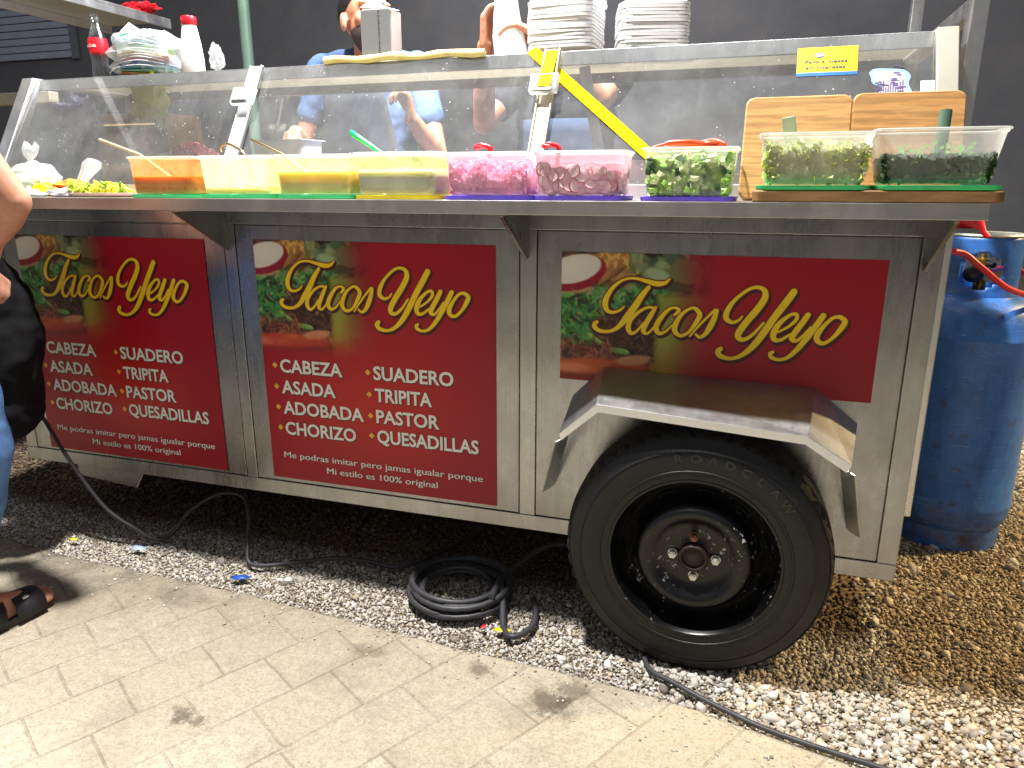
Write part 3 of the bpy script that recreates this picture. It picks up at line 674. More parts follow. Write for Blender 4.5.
# ---- glass case ------------------------------------------------------
def gp(x,t,off=0):   # point on the sloping glass, t 0..1 bottom to top, off = towards viewer
    y=.06+.205*t; z=1.128+.336*t; return (x, y-off*.853, z+off*.521*.0+off*.52*0)
part(MB().box(-1.02,1.74,.045,.075,1.0916,1.126),'glass_base_rail',M['alu'],.002)
for x0,x1,m in ((-1.045,-.998,'alu'),(1.698,1.742,'case_frame')):
    b=MB(); y0,z0,y1,z1=.038,1.092,.258,1.470
    pr=[(y0,z0),(y0+.05,z0),(y1+.035,z1),(y1-.008,z1)]
    b.add([(x0,y,z) for y,z in pr]+[(x1,y,z) for y,z in pr],[(0,1,2,3),(7,6,5,4),(0,4,5,1),(1,5,6,2),(2,6,7,3),(3,7,4,0)])
    part(b,'case_end_frame',M[m],.002)
    # solid rear edge of the end
    part(MB().box(x0+.002,x1-.002,.26,.70,1.448,1.466).box(x0+.004,x1-.004,.675,.70,1.092,1.4475),'case_side_frame',M['case_frame'],.002)
part(MB().box(-.9975,1.6975,.276,.279,1.432,1.4665).box(-.9975,1.6975,.279,.292,1.432,1.4345),'top_shelf',M['alu'],.001)
part(MB().box(-.9965,1.6965,.2795,.689,1.4630,1.4664),'shelf_top',plastic('frosted_shelf',(168,160,140),.82,.15,.6))
part(MB().box(-.9975,1.6975,.655,.690,1.435,1.462),'shelf_back_rail',simple('dull_beige_metal',(92,86,70),.5,.3,.15,5),.002)
part(MB().box(-1.0,1.70,.66,.675,1.092,1.16),'case_rear_curb',M['steel_bright'],.002)
clipx=(-.112,.800)
xs=[-.9965]+[c for c in clipx]+[1.6965]
for i in range(3):
    a,bx=xs[i]+.002,xs[i+1]-.002
    g=MB().add([(a,.0592,1.127),(bx,.0592,1.127),(bx,.2632,1.4622),(a,.2632,1.4622)],[(0,1,2,3)])
    part(g,'glass_pane',M['glass'])
clear=plastic('clear_acrylic',(225,232,238),.5,.08,.5)
for k,x in enumerate(clipx):
    b=MB()
    b.bar((x,.045,1.126),(x,.248,1.466),.042,.006,up=(0,-.86,.5))
    b.bar((x-.019,.040,1.126),(x-.019,.243,1.466),.004,.012,up=(0,-.86,.5))
    b.bar((x+.019,.040,1.126),(x+.019,.243,1.466),.004,.012,up=(0,-.86,.5))
    bar=part(b,'glass_clamp',M['alu'] if k==0 else simple('frosted_strap',(214,206,180),.35,.2,.1),.001)
    c=MB(); c.bar((x-.004,.158,1.352),(x-.004,.186,1.398),.076,.018,up=(0,-.86,.5)); c.build('clamp_block',clear,bar,.004)
    c=MB(); c.bar((x-.004,.147,1.356),(x-.004,.151,1.363),.048,.006,up=(0,-.86,.5)); c.build('clamp_screw_plate',M['steel_panel'],bar,.001)
yb=simple('yellow_band',(252,226,0),.8,0,.04,spec=.08)
b=MB(); b.bar((clipx[1],.150,1.366),(clipx[1],.236,1.463),.032,.004,up=(0,-.86,.5)); b.build('yellow_tape',yb,bar)
# stickers on the glass
def on_glass(mb,x,t,w,h,off,mi=0):
    v=[]; 
    for a,c in ((0,0),(w,0),(w,h),(0,h)):
        T=t+c/.393; v.append((x+a,.0592+.204*T-.853*off,1.127+.3352*T+.52*off*.0))
    mb.add(v,[(0,1,2,3)],mi)
def glass_pt(x,s,off): # s metres up the slope
    T=s/.3924; return (x,.0592+.204*T-off,1.127+.3352*T)
st=MB(); S0=.293
def gq(mb,x0,x1,s0,s1,off,mi=0): mb.add([glass_pt(x0,s0,off),glass_pt(x1,s0,off),glass_pt(x1,s1,off),glass_pt(x0,s1,off)],[(0,1,2,3)],mi)
gq(st,1.404,1.536,.292,.366,.0012); s1=st.build('payment_sticker',simple('sticker_yellow',(255,222,0),.4,0,.04),cart); s1['label']='yellow payment sticker with blue lower edge'
b=MB(); gq(b,1.404,1.536,.2865,.2955,.0020); b.build('blue_band',simple('sticker_blue',(20,110,220),.4),s1)
dk=simple('sticker_text_ink',(40,50,90),.4)
def gtext(mb,s,x,sb,h,w,off,bold=.02):
    V0,_=textmesh('H',1.0); ch=max(v[1] for v in V0); Vn,_=textmesh(s,1.0); x0=min(v[0] for v in Vn);x1=max(v[0] for v in Vn)
    V,F=textmesh(s,1.0,bold); mb.add([glass_pt(x+(v[0]-x0)*w/(x1-x0),sb+v[1]*h/ch,off) for v in V],F)
b=MB(); gtext(b,'Paga a meses',1.422,.3215,.0085,.092,.0022); gtext(b,'sin intereses',1.424,.3055,.0085,.086,.0022); gtext(b,'mercado',1.466,.3475,.0048,.034,.0022,.0); gtext(b,'pago',1.466,.3385,.0048,.02,.0022,.0)
b.build('sticker_lettering',dk,s1)
b=MB(); c=[glass_pt(1.453+.0105*math.cos(a),.3435+.0068*math.sin(a),.0022) for a in np.linspace(0,2*PI,24,endpoint=False)]; b.add(c,[tuple(range(24))])
lg=b.build('oval_emblem',simple('emblem_blue',(20,80,170),.4),s1)
b=MB(); c=[glass_pt(1.453+.0085*math.cos(a),.3425+.0030*math.sin(a)+(.0015 if math.sin(a)>0 else 0),.0028) for a in np.linspace(0,2*PI,24,endpoint=False)]; b.add(c,[tuple(range(24))]); b.build('emblem_mark',M['lettering_white'],s1)
# blue die-cut sticker
pts=[(0,.064),(.012,.074),(.05,.072),(.072,.068),(.086,.052),(.082,.03),(.092,.0),(.088,-.03),(.02,-.03),(.022,.01),(.028,.022),(.008,.034),(.004,.05)]
C=crom(pts,5,True); b=MB(); b.add([glass_pt(1.562+p[0],.225+p[1],.0012) for p in C],[tuple(range(len(C)))])
s2=b.build('die_cut_sticker',simple('pale_blue_sticker',(150,196,246),.4),cart); s2['label']='pale blue cut-out sticker at the right end of the glass'
b=MB(); c0=np.mean(np.array(C),0); b.add([glass_pt(1.562+c0[0]+(p[0]-c0[0])*.8,.225+c0[1]+(p[1]-c0[1])*.82,.0018) for p in C],[tuple(range(len(C)))]); b.build('sticker_field',simple('lilac_field',(186,180,208),.5,0,.3,120),s2)
b=MB()
for i in range(34):
    x=1.572+random.random()*.06; s=.20+random.random()*.085; 
    if i<12: x=1.576+.005*i; gq(b,x,x+.0022,.20+.004*(i%3),.248+.006*((i*5)%4),.0024); 
    else: gq(b,x,x+.006+.012*random.random(),s+.02,s+.0225,.0026+.00002*i)
b.build('sticker_lines',simple('plum_ink',(88,66,110),.5),s2)
b=MB(); gq(b,1.668,1.696,.205,.262,.0012); o=b.build('paper_label',simple('white_label',(228,236,232),.5),cart)
# ---- canopy posts and shelf ---------------------------------------
for x in (1.79,):
    part(MB().box(x-.018,x+.018,.30,.36,.25,2.35),'canopy_post',M['steel_bright'],.003)
    part(MB().box(x-.018,x+.018,1.10,1.14,.25,2.35),'canopy_post',M['steel_bright'],.003)
    part(MB().box(x-.016,x+.016,.361,1.099,1.505,1.545),'canopy_side_rail',M['steel_bright'],.003)
    part(MB().box(x-.017,x+.017,.302,.93,.95,.99),'canopy_foot_rail',M['steel_frame'],.003)
part(MB().box(1.7225,1.772,.31,.35,.955,.985),'canopy_mount',M['steel_frame'],.002)
part(MB().box(-1.40,-1.075,-.25,1.02,1.79,1.80).box(-1.40,-1.39,-.25,1.02,1.76,1.7895).box(-1.085,-1.075,-.25,1.02,1.762,1.7895),'hanging_shelf',M['alu'],.002)
part(MB().box(-1.8,-1.108,.40,.44,1.41,1.45),'left_rail',simple('beige_rail',(190,180,158),.5,.3),.003)
# ---- inside of the case ---------------------------------------------
part(MB().box(-.995,1.695,.085,.655,1.0925,1.100),'case_floor',M['steel_bright'],.001)

# ================================================================== TUBS ON THE COUNTER
CT=1.0918   # counter top
tubm=plastic('milky_plastic',(228,228,222),.42,.2,.55)
tubw=plastic('milky_plastic_white',(232,232,226),.60,.25,.5)
tub_or=plastic('stained_orange_plastic',(250,190,110),.55,.25,.5,spots=((226,110,30),60,.55))
tub_gr=plastic('smeared_green_plastic',(238,236,120),.72,.3,.5,spots=((140,150,20),55,.50))
tub_pk=plastic('pink_stained_plastic',(250,214,228),.50,.2,.5)
tuby2=plastic('yellow_tinted_clear_plastic',(236,231,206),.40,.22,.5)
def liq(name,rgb,rough=.45): return simple(name,rgb,rough,0,.14,30,.1,60,Subsurface__Weight=.8,Subsurface__Radius=(1,.8,.5),Subsurface__Scale=.03)
def core(name,a,b_):
    t=NT(name); v=t.obj(); n=t.noise(v,90,4,.8); return t.pbr(t.ramp(n,[(.35,lin(a)),(.65,lin(b_))]),.5,0,t.bump(n,.6,.006))
LIDC={'green':simple('green_lid',(60,216,130),.45),'yellow':simple('yellow_lid',(236,214,20),.4),'purple':plastic('purple_lid',(134,108,236),.93,.25,.35)}
def tub(cx,cy,z0,w,d,h,mat,label,layers=(),taper=.92,rot=0,ribs=False,name='food_container',rad=.022):
    o=thing(name,label,'food container',(cx,cy,z0),(0,0,R(rot)),'clear tubs of salsa and garnish along the counter')
    b=MB(); rings=[]
    zs=[0,.004]+[h*k/5 for k in range(1,5)]+[h*.93,h*.935,h]
    for i,z in enumerate(zs):
        t=z/h; s=taper+(1-taper)*t**1.0
        if i==0: s*=.96
        e=0 if i<7 else .004
        rings.append(rrect(w*s+e,d*s+e,rad*(.8+.2*t),z))
    b.loft(rings,0,True,False,True)
    b.build('tub',mat,o)
    e=[Vector(p) for p in rrect(w+.006,d+.006,rad,h)]; e.append(e[0]); e.append(e[1])
    MB().tube(e,.0023,8).build('rim',tubw,o)
    if ribs:
        b=MB(); 
        for k in range(24):
            x=-w*.30+k*w*.60/23; b.box(x-.0012,x+.0012,-d*taper/2-.0065,-d*taper/2-.0035,.012,h*.55)
        b.build('rib',tubw,o)['kind']='stuff'
    for (za,zb,m,nm) in layers:
        b=MB(); rings=[]
        for z in np.linspace(za,zb,5):
            t=z/h; s=(taper+(1-taper)*t); e_=.018 if 'core' in m.name else .005; rings.append(rrect(w*s-e_,d*s-e_,rad*.8,z))
        b.loft(rings,0,True,True,True); b.build(nm,m,o)
    return o
def lid(cx,cy,w,d,color,label,z=CT,h=.0085,rot=0):
    o=thing('container_lid',label,'lid',(cx,cy,z),(0,0,R(rot)),'coloured tub lids under the tubs')
    b=MB(); b.loft([rrect(w,d,.02,0),rrect(w+.004,d+.004,.022,.002),rrect(w+.004,d+.004,.022,h),rrect(w-.006,d-.006,.018,h),rrect(w-.010,d-.010,.018,h-.004)],0,True,True,True)
    b.build('lid_tray',LIDC[color],o); return o
tuby=plastic('yellow_tinted_plastic',(236,233,212),.62,.25,.5)
H=.092; Z=CT+.0095
orange=liq('orange_salsa',(255,136,24)); brown=liq('brown_salsa',(190,130,106)); yel=liq('yellow_salsa',(255,222,0)); olive=liq('olive_salsa',(236,216,110)); pale=liq('pale_salsa',(238,236,160)); grn=liq('grey_green_salsa',(196,198,140)); 
def xat(x,y): return x
YC=-.098
tub(-.147,YC,Z,.205,.135,H,tub_or,'tub of orange salsa, leftmost of the row, on a green lid',[(.003,.030,brown,'salsa'),(.0302,.046,orange,'salsa_top')])
tub(.083,YC,Z,.215,.135,H,tuby,'nearly empty tub with a thin layer of yellow salsa, ladle leaning in it',[(.003,.017,yel,'salsa')])
tub(.305,YC,Z,.212,.135,H,tuby2,'half full tub of bright yellow salsa, no smears',[(.003,.024,olive,'salsa'),(.0242,.054,yel,'salsa_top')])
tub(.527,YC,Z,.212,.135,H+.003,tubw,'tub of green salsa with smeared rim and a green spoon, on a yellow lid',[(.003,.040,grn,'salsa'),(.0402,.056,pale,'salsa_top')],name='food_container')
for o in [c for c in COL.objects if c.name.startswith('food_container')][-1:]:
    # smear band along the upper wall
    b=MB(); rings=[]
    for z in (.060,.088): 
        s=.92+.08*z/(H+.003); rings.append(rrect(.212*s-.003,.135*s-.003,.02,z))
    b.loft(rings,0,False,False,True); b.build('salsa_smear',tub_gr,o)
onion_t=tub(.757,YC,Z,.205,.14,H,tub_pk,'tub of pink pickled onion with red tongs, left of the radish tub',[(.003,.046,core('onion_core',(238,150,184),(250,206,222)),'brine')])
rad_t=tub(.966,YC-.002,Z,.198,.14,H,tub_pk,'tub of sliced radish with red rims and red tongs',[(.003,.044,core('radish_core',(206,130,140),(244,214,214)),'brine')],ribs=False)
cuc_t=tub(1.198,YC,Z,.188,.14,H+.004,plastic('greenish_plastic',(226,240,200),.34,.2,.5),'tub of chopped green cucumber under orange tongs',[(.003,.070,core('cucumber_core',(150,176,110),(220,230,180)),'water')],taper=.92)
BZ=CT+.0235
let_t=tub(1.437,YC-.04,BZ+.0095,.200,.135,H+.002,tubw,'big tub of shredded pale lettuce on the wooden board, left of the two',[(.003,.062,core('lettuce_core',(200,214,120),(240,242,190)),'water')],taper=.88)
cil_t=tub(1.648,YC-.04,BZ+.0095,.215,.135,H+.006,tubm,'big tub of dark chopped coriander on the wooden board, at the right end',[(.003,.042,core('cilantro_core',(34,60,34),(92,124,70)),'base')],taper=.84)
def inside(o,name,mats,n,w,d,z0,z1,fn,seed=1,dome=0):
    r=random.Random(seed); b=MB()
    for i in range(n):
        x=(r.random()-.5)*w; y=(r.random()-.5)*d; k=r.random(); wf=.93+.06*k
        top=z0+(z1-z0)*(1-dome*((2*x/w)**2+(2*y/d)**2)/2)
        if i%2: # favour the walls so the heap reads from outside
            y=(-.5+.04*r.random())*d if r.random()<.6 else y
            x=((.5-.04*r.random())*(1 if r.random()<.5 else -1))*w if r.random()<.35 else x
        fn(b,r,x*wf,y*wf,z0+(top-z0)*k)
    q=b.build(name,mats,o); q['kind']='stuff'; return q
def rot3(r): return Matrix.Rotation(r.random()*6.28,4,'Z')@Matrix.Rotation(r.random()*3.14,4,'X')@Matrix.Rotation(r.random()*6.28,4,'Y')
def disc(b,r,x,y,z):
    R0=.009+.007*r.random(); m=Matrix.Translation((x*.92,y*.96,z))@Matrix.Rotation((r.random()-.5)*.9,4,'Z')@Matrix.Rotation(R(90)+(r.random()-.5)*.9,4,'X')
    b.lathe([(R0*.2,.0006),(R0*.9,.0006)],16,0,m,cap=True); b.lathe([(R0*.93,-.0006),(R0,-.0004),(R0,.0006),(R0*.90,.0009)],16,1,m,cap=False)
inside(rad_t,'radish_slice',[simple('radish_flesh',(244,206,206),.4,0,.1),simple('radish_skin',(196,40,70),.4)],420,.172,.118,.012,.054,disc,3)
def wall_discs(o,n,w,d,h,taper,zmax,seed):
    r=random.Random(seed); b=MB()
    for i in range(n):
        R0=.0115+.007*r.random(); z=.012+r.random()*(zmax-.012); s=taper+(1-taper)*z/h
        if r.random()<.78: x=(r.random()-.5)*(w*s-.03); y=-d*s/2+.0016+.0052*i/n; a=(r.random()-.5)*.5
        else: x=(w*s/2-.0016-.0052*i/n); y=(r.random()-.5)*(d*s-.03); a=PI/2+(r.random()-.5)*.4
        m=Matrix.Translation((x,y,z))@Matrix.Rotation(a,4,'Z')@Matrix.Rotation(R(90)+(r.random()-.5)*.3,4,'X')@Matrix.Diagonal((1,.75+.25*r.random(),1,1))
        b.lathe([(R0*.05,.0004),(R0*.90,.0004)],18,0,m,cap=False); b.lathe([(R0*.90,.0005),(R0,.0003),(R0,-.0003),(R0*.90,-.0004)],18,1,m,cap=False)
        b.lathe([(R0*.05,-.0003),(R0*.90,-.0003)],18,0,m,cap=False)
    q=b.build('radish_round',[simple('radish_flesh_white',(250,226,226),.4,0,.06),simple('radish_rim',(196,34,66),.4)],o); q['kind']='stuff'
wall_discs(rad_t,95,.198,.14,H,.92,.056,12)
def arc(b,r,x,y,z):
    R0=.014+.016*r.random(); m=Matrix.Translation((x,y,z))@Matrix.Rotation((r.random()-.5)*2,4,'Z')@Matrix.Rotation(R(90)+(r.random()-.5)*1.2,4,'X')
    a0=r.random()*6; L=1.6+r.random()*1.6; P=[m@Vector((R0*math.cos(a0+L*k/7),R0*math.sin(a0+L*k/7),0)) for k in range(8)]
    P=[Vector((max(-.090,min(.090,p.x)),max(-.0615,min(.0615,p.y)),max(.004,p.z))) for p in P]
    b.tube(P,.0022,5,0 if r.random()<.7 else 1)
inside(onion_t,'onion_strip',[simple('pink_onion',(248,170,200),.35),simple('magenta_onion',(214,60,120),.35)],420,.180,.124,.008,.060,arc,4,.2)
def chunk(b,r,x,y,z):
    s=.006+.009*r.random(); m=Matrix.Translation((x,y,z))@rot3(r); k=r.random()
    mi=0 if k<.45 else (1 if k<.8 else 2)
    b.loft([rrect(s*2,s*1.4,s*.5,-s*.35,n=2),rrect(s*2.1,s*1.5,s*.5,s*.3,n=2)],mi,True,True,False,m)
inside(cuc_t,'cucumber_piece',[simple('cucumber_flesh',(226,236,180),.35,0,.15),simple('cucumber_green',(156,200,90),.35,0,.2),simple('cucumber_skin',(44,78,40),.4)],700,.160,.120,.008,.082,chunk,5,.25)
def shred(b,r,x,y,z):
    m=Matrix.Translation((x,y,z))@rot3(r); L=.012+.018*r.random(); w=.003+.004*r.random(); k=r.random()
    P=[m@Vector((L*(t-.5),.004*math.sin(t*5),0)) for t in (0,.25,.5,.75,1)]; Q=[m@Vector((L*(t-.5),.004*math.sin(t*5)+w,.003*math.sin(t*9))) for t in (0,.25,.5,.75,1)]
    b.add(P+Q,[(i,i+1,i+6,i+5) for i in range(4)],0 if k<.5 else (1 if k<.85 else 2),True)
inside(let_t,'lettuce_shred',[simple('lettuce_pale',(226,232,150),.5,0,.15),simple('lettuce_green',(196,216,110),.5,0,.2),simple('lettuce_white',(240,242,214),.5)],1500,.178,.118,.008,.080,shred,6,.3)
def leaf(b,r,x,y,z):
    m=Matrix.Translation((x,y,z))@rot3(r); s=.004+.006*r.random(); k=r.random()
    b.add([m@Vector(p) for p in ((-s,0,0),(0,-s*.6,.001),(s,0,0),(.3*s,s*.7,.001),(-.4*s,s*.6,-.001))],[(0,1,2,3,4)],0 if k<.55 else (1 if k<.9 else 2))
inside(cil_t,'coriander_leaf',[simple('coriander_dark',(34,66,32),.6,0,.3),simple('coriander_mid',(66,104,48),.6,0,.3),simple('onion_bit',(206,216,170),.5)],3400,.184,.116,.006,.054,leaf,7,.15)
inside(cil_t,'coriander_sprig',[simple('coriander_light',(100,160,60),.6,0,.3)]*1,60,.12,.08,.045,.072,lambda b,r,x,y,z:(leaf.__call__(b,r,x,y,z) if False else b.add([(x,y,z),(x+.006,y-.002,z+.002),(x+.007,y,z+.007),(x+.001,y+.002,z+.006)],[(0,1,2,3)])),8)

for cx,w,c,l in ((-.147,.205,'green','green lid under the orange salsa tub at the left end'),(.083,.212,'green','green lid under the nearly empty yellow salsa tub'),(.305,.205,'green','green lid under the half full yellow salsa tub'),(.527,.212,'yellow','yellow lid under the green salsa tub'),(.757,.210,'purple','purple lid under the pink onion tub'),(.966,.200,'purple','purple lid under the radish tub'),(1.198,.190,'purple','purple lid under the cucumber tub')):
    lid(cx,YC-.001,w+.002,.131,c,l,rot=0 if c!='purple' else (-1.5 if cx>.9 else 0))
lid(1.437,YC-.041,.204,.128,'green','green lid under the lettuce tub on the board',BZ)
lid(1.653,YC-.041,.210,.128,'green','green lid under the coriander tub on the board',BZ)
# boards
wb=wood('oak_board',(206,158,100)); wd=wood('worn_board',(150,112,72))
def board(name,w,d,h,mat,label,loc,rot,rad=.018):
    b=MB(); b.loft([rrect(w-.006,d-.006,rad,0),rrect(w,d,rad,.003),rrect(w,d,rad,h-.003),rrect(w-.006,d-.006,rad,h)],0,True,True,False)
    o=b.build(name,mat); tag(o,label,'cutting board','wooden boards at the right end of the counter'); o.location=loc; o.rotation_euler=rot; return o
board('cutting_board',.438,.185,.0225,wd,'worn wooden board lying flat under the lettuce and coriander tubs',(1.546,-.112,CT+.0005),(0,0,0))
board('cutting_board',.215,.225,.018,wb,'wooden board leaning upright behind the lettuce tub',(1.406,.000,1.197),(R(72),0,R(-1)))
board('cutting_board',.212,.222,.018,wood('oak_board_grained',(196,146,88)),'wooden board leaning upright behind the coriander tub',(1.620,.000,1.200),(R(72),0,R(1)))
# utensils
def util(name,label,cat='spoon',group='serving tools in the tubs'): 
    return thing(name,label,cat,(0,0,0),(0,0,0),group)
us=simple('utensil_steel',(170,160,130),.3,.9)
ws=simple('wooden_handle',(196,178,140),.6)
def fix(o,loc): 
    o.location=loc
    for c in o.children: c.location=-Vector(loc)
o=util('ladle','long pale handled ladle leaning out of the orange salsa tub to the left','ladle')
MB().tube([(-.432,-.06,1.247),(-.27,-.09,1.203),(-.17,-.09,1.140)],.0042,10).build('handle',ws,o); MB().ell((-.16,-.09,1.128),(.022,.022,.010)).build('bowl',us,o); fix(o,(-.3,-.08,1.15))
o=util('ladle','thin wire handled ladle hooked over the nearly empty salsa tub','ladle')
MB().tube(crom([(-.045,-.04,1.212),(-.035,-.05,1.222),(.0,-.07,1.229),(.035,-.08,1.218),(.065,-.09,1.200),(.085,-.09,1.130)],5),.0035,8).build('handle',us,o); MB().ell((.088,-.09,1.122),(.022,.022,.010)).build('bowl',us,o); fix(o,(.03,-.07,1.15))
o=util('spoon','thin metal spoon leaning left out of the half full yellow salsa tub')
MB().tube([(.068,-.06,1.240),(.18,-.09,1.200),(.27,-.09,1.140)],.0032,8).build('handle',us,o); MB().ell((.28,-.09,1.130),(.024,.015,.006)).build('bowl',us,o); fix(o,(.2,-.08,1.15))
gp_=simple('green_plastic',(20,190,130),.3)
o=util('spoon','bright green plastic spoon sticking out of the green salsa tub')
b=MB(); rings=[]
for t,w_,h_ in ((0,.005,.003),(.06,.009,.004),(.3,.0085,.004),(1,.006,.0035),(1.6,.006,.0035)):
    c=Vector((.372,-.08,1.250)).lerp(Vector((.458,-.098,1.203)),t); rings.append([c+Vector((0,math.cos(a)*w_,math.sin(a)*w_*.9)) for a in np.linspace(0,2*PI,12,endpoint=False)])
b.loft(rings); b.build('handle',gp_,o); MB().ell((.522,-.105,1.160),(.028,.02,.007)).build('bowl',gp_,o); fix(o,(.46,-.1,1.15))
def tongs(x,lab,dx):
    o=util('tongs',lab,'tongs'); rp=M['red_plastic']
    b=MB(); 
    for s in (-1,1):
        P=crom([(x-.02,-.10+s*.004,1.208),(x,-.10+s*.010,1.212),(x+.016,-.10+s*.008,1.204),(x+.010+dx,-.10+s*.004,1.180),(x+.006+dx,-.10+s*.003,1.135)],5)
        b.tube(P,[.0055]*6+[.004]*(len(P)-6),8)
    b.ell((x-.005,-.10,1.2095),(.021,.016,.0045)); b.build('tong_arm',rp,o); fix(o,(x,-.1,1.15))
tongs(.728,'red plastic tongs standing in the pink onion tub',.0); tongs(.890,'red plastic tongs standing in the radish tub',.004)
o=util('tongs','long orange red tongs lying across the cucumber tub','tongs')
om=simple('orange_red_plastic',(240,74,30),.35)
MB().tube(crom([(1.118,-.12,1.201),(1.15,-.12,1.209),(1.19,-.12,1.211),(1.225,-.118,1.206),(1.268,-.11,1.203)],5),[.003]*5+[.006]*12+[.004]*4,8).tube(crom([(1.14,-.085,1.201),(1.20,-.09,1.207),(1.24,-.10,1.214),(1.265,-.11,1.206)],5),.0055,8).ell((1.232,-.105,1.209),(.026,.018,.006)).build('tong_arm',om,o); fix(o,(1.2,-.11,1.2))
gh=simple('grey_plastic_handle',(150,160,130),.35)
o=util('spoon','flat grey green handle poking out of the lettuce tub'); MB().bar((1.384,-.12,1.256),(1.402,-.135,1.16),.026,.005,up=(0,1,0)).build('handle',gh,o,.002); MB().ell((1.404,-.136,1.152),(.02,.012,.02)).build('bowl',gh,o); fix(o,(1.39,-.12,1.2))
o=util('spoon','dull green handle poking out of the coriander tub'); MB().tube([(1.668,-.10,1.262),(1.664,-.12,1.17)],.011,12).build('handle',simple('dull_green_handle',(84,110,92),.4),o); MB().ell((1.663,-.122,1.165),(.016,.012,.012)).build('bowl',gh,o); fix(o,(1.66,-.11,1.2))

# ---- left end: bags and vegetables ------------------------------------
film=plastic('clear_bag',(236,240,242),.42,.12,.4)
filmw=plastic('white_bag',(244,244,246),.78,.25,.4)
def lump(name,label,cat,c,r,mat,seed=0,amp=.25,parent=None,fl=.0,group=None):
    b=MB(); n=28;m=18; vs=[];fs=[]
    for i in range(m+1):
        t=PI*i/m
        for j in range(n):
            p=2*PI*j/n; d=Vector((math.sin(t)*math.cos(p),math.sin(t)*math.sin(p),math.cos(t)))
            k=1+amp*noise.noise(d*2.2+Vector((seed,0,0)))+amp*.5*noise.noise(d*5+Vector((0,seed,0)))
            z=max(-fl if fl else -9, d.z*k)
            vs.append((r[0]*d.x*k,r[1]*d.y*k,r[2]*z))
    for i in range(m):
        for j in range(n): fs.append((i*n+j,(i+1)*n+j,(i+1)*n+(j+1)%n,i*n+(j+1)%n))
    b.add(vs,fs,0,True); o=b.build(name,mat,parent); o.location=c
    if parent is None: tag(o,label,cat,group)
    return o
bag=thing('vegetable_bag','tied clear bag of shredded cabbage at the left end of the counter','bag',(-.76,-.01,CT))
lump('bag_body','','',(0,0,.045),(.085,.055,.052),film,3,.3,bag,.8)
lump('cabbage','','',(0,0,.036),(.074,.046,.036),simple('cabbage',(214,228,190),.6,0,.2,60,.4,80),9,.35,bag,.8)
b=MB(); rings=[]
for z,r_,k in ((.085,.030,0),(.098,.010,0),(.106,.009,0),(.120,.022,.5),(.136,.026,.9),(.150,.016,1)):
    rings.append([(r_*math.cos(a)*(1+.35*k*math.sin(5*a))+.006*k,r_*.7*math.sin(a)*(1+.3*k*math.cos(4*a)),z+.010*k*math.sin(3*a)) for a in np.linspace(0,2*PI,20,endpoint=False)])
b.loft(rings,0,False,False); b.build('tied_neck',filmw,bag)
lump('lemon_half','yellow fruit piece beside the bag of cabbage','fruit',(-.672,-.05,CT+.018),(.040,.028,.020),simple('lemon',(246,214,20),.45,0,.15),2,.3,None,.85)
lump('orange_cloth','bright orange cloth bundle on the counter between fruit and peppers','cloth',(-.572,-.055,CT+.020),(.060,.035,.024),simple('orange_cloth',(250,140,50),.8,0,.2,40),5,.5,None,.8)
lump('napkin','crumpled white napkin in front of the orange cloth','napkin',(-.525,-.125,CT+.010),(.045,.02,.012),simple('tissue',(235,225,232),.8,0,.1),8,.5,None,.8)
lump('plastic_sheet','crumpled white plastic bag lying on the counter by the elbow','bag',(-.74,-.10,CT+.010),(.10,.035,.013),filmw,12,.6,None,.7)
lim=thing('pepper_tray','pale tray heaped with yellow green sliced peppers left of the orange salsa','tray',(-.415,-.085,CT))
MB().loft([rrect(.16,.10,.03,0,n=4),rrect(.19,.12,.04,.012,n=4),rrect(.18,.11,.04,.012,n=4),rrect(.15,.09,.03,.003,n=4)],0,True,True).build('tray',simple('pinkish_tray',(226,196,180),.5),lim)
def pep(b,r,x,y,z): 
    m=Matrix.Translation((x,y,z))@rot3(r); b.capsule(m@Vector((-.012,0,0)),m@Vector((.012,.002,0)),.0045,.003,8,0 if r.random()<.7 else 1)
inside(lim,'pepper_slice',[simple('pepper_lime',(216,232,60),.4),simple('pepper_green',(120,160,50),.4)],150,.15,.085,.012,.038,pep,11,.8)
tb=thing('tipped_bag','clear plastic bag end standing up above the orange cloth','bag',(-.56,-.01,CT))
b=MB(); rings=[]
for t,r_ in ((0,.012),(.3,.016),(.6,.022),(.85,.030),(1,.024)):
    c=Vector((-.035,0,.02)).lerp(Vector((.045,.0,.10)),t); rings.append([c+Vector((-math.sin(.9)*math.cos(a)*r_,math.sin(a)*r_*.8,math.cos(.9)*math.cos(a)*r_*.6)) for a in np.linspace(0,2*PI,16,endpoint=False)])
b.loft(rings,0,True,False); b.build('film',filmw,tb)
# ---- inside the case ---------------------------------------------------
card=simple('cardboard',(176,146,104),.85,0,.15,8,.1,60); cd=thing('cardboard_box','open brown cardboard box standing in the left of the glass case','box',(-.70,.42,1.1005))
b=MB(); w_,d_,h_=.30,.17,.255
for x0,x1,y0,y1 in ((-w_/2,w_/2,-d_/2,-d_/2+.005),(-w_/2,w_/2,d_/2-.005,d_/2),(-w_/2,-w_/2+.005,-d_/2+.0051,d_/2-.0051),(w_/2-.005,w_/2,-d_/2+.0051,d_/2-.0051)): b.box(x0,x1,y0,y1,.0051,h_)
b.box(-w_/2,w_/2,-d_/2,d_/2,0,.005); b.build('box_walls',card,cd,.001)
MB().bar((-.15,0,.256),(-.20,0,.20),.16,.004,up=(0,0,1)).bar((0,-.089,.256),(.0,-.115,.215),.26,.004,up=(1,0,0) if False else (0,0,1)).build('flap',card,cd)
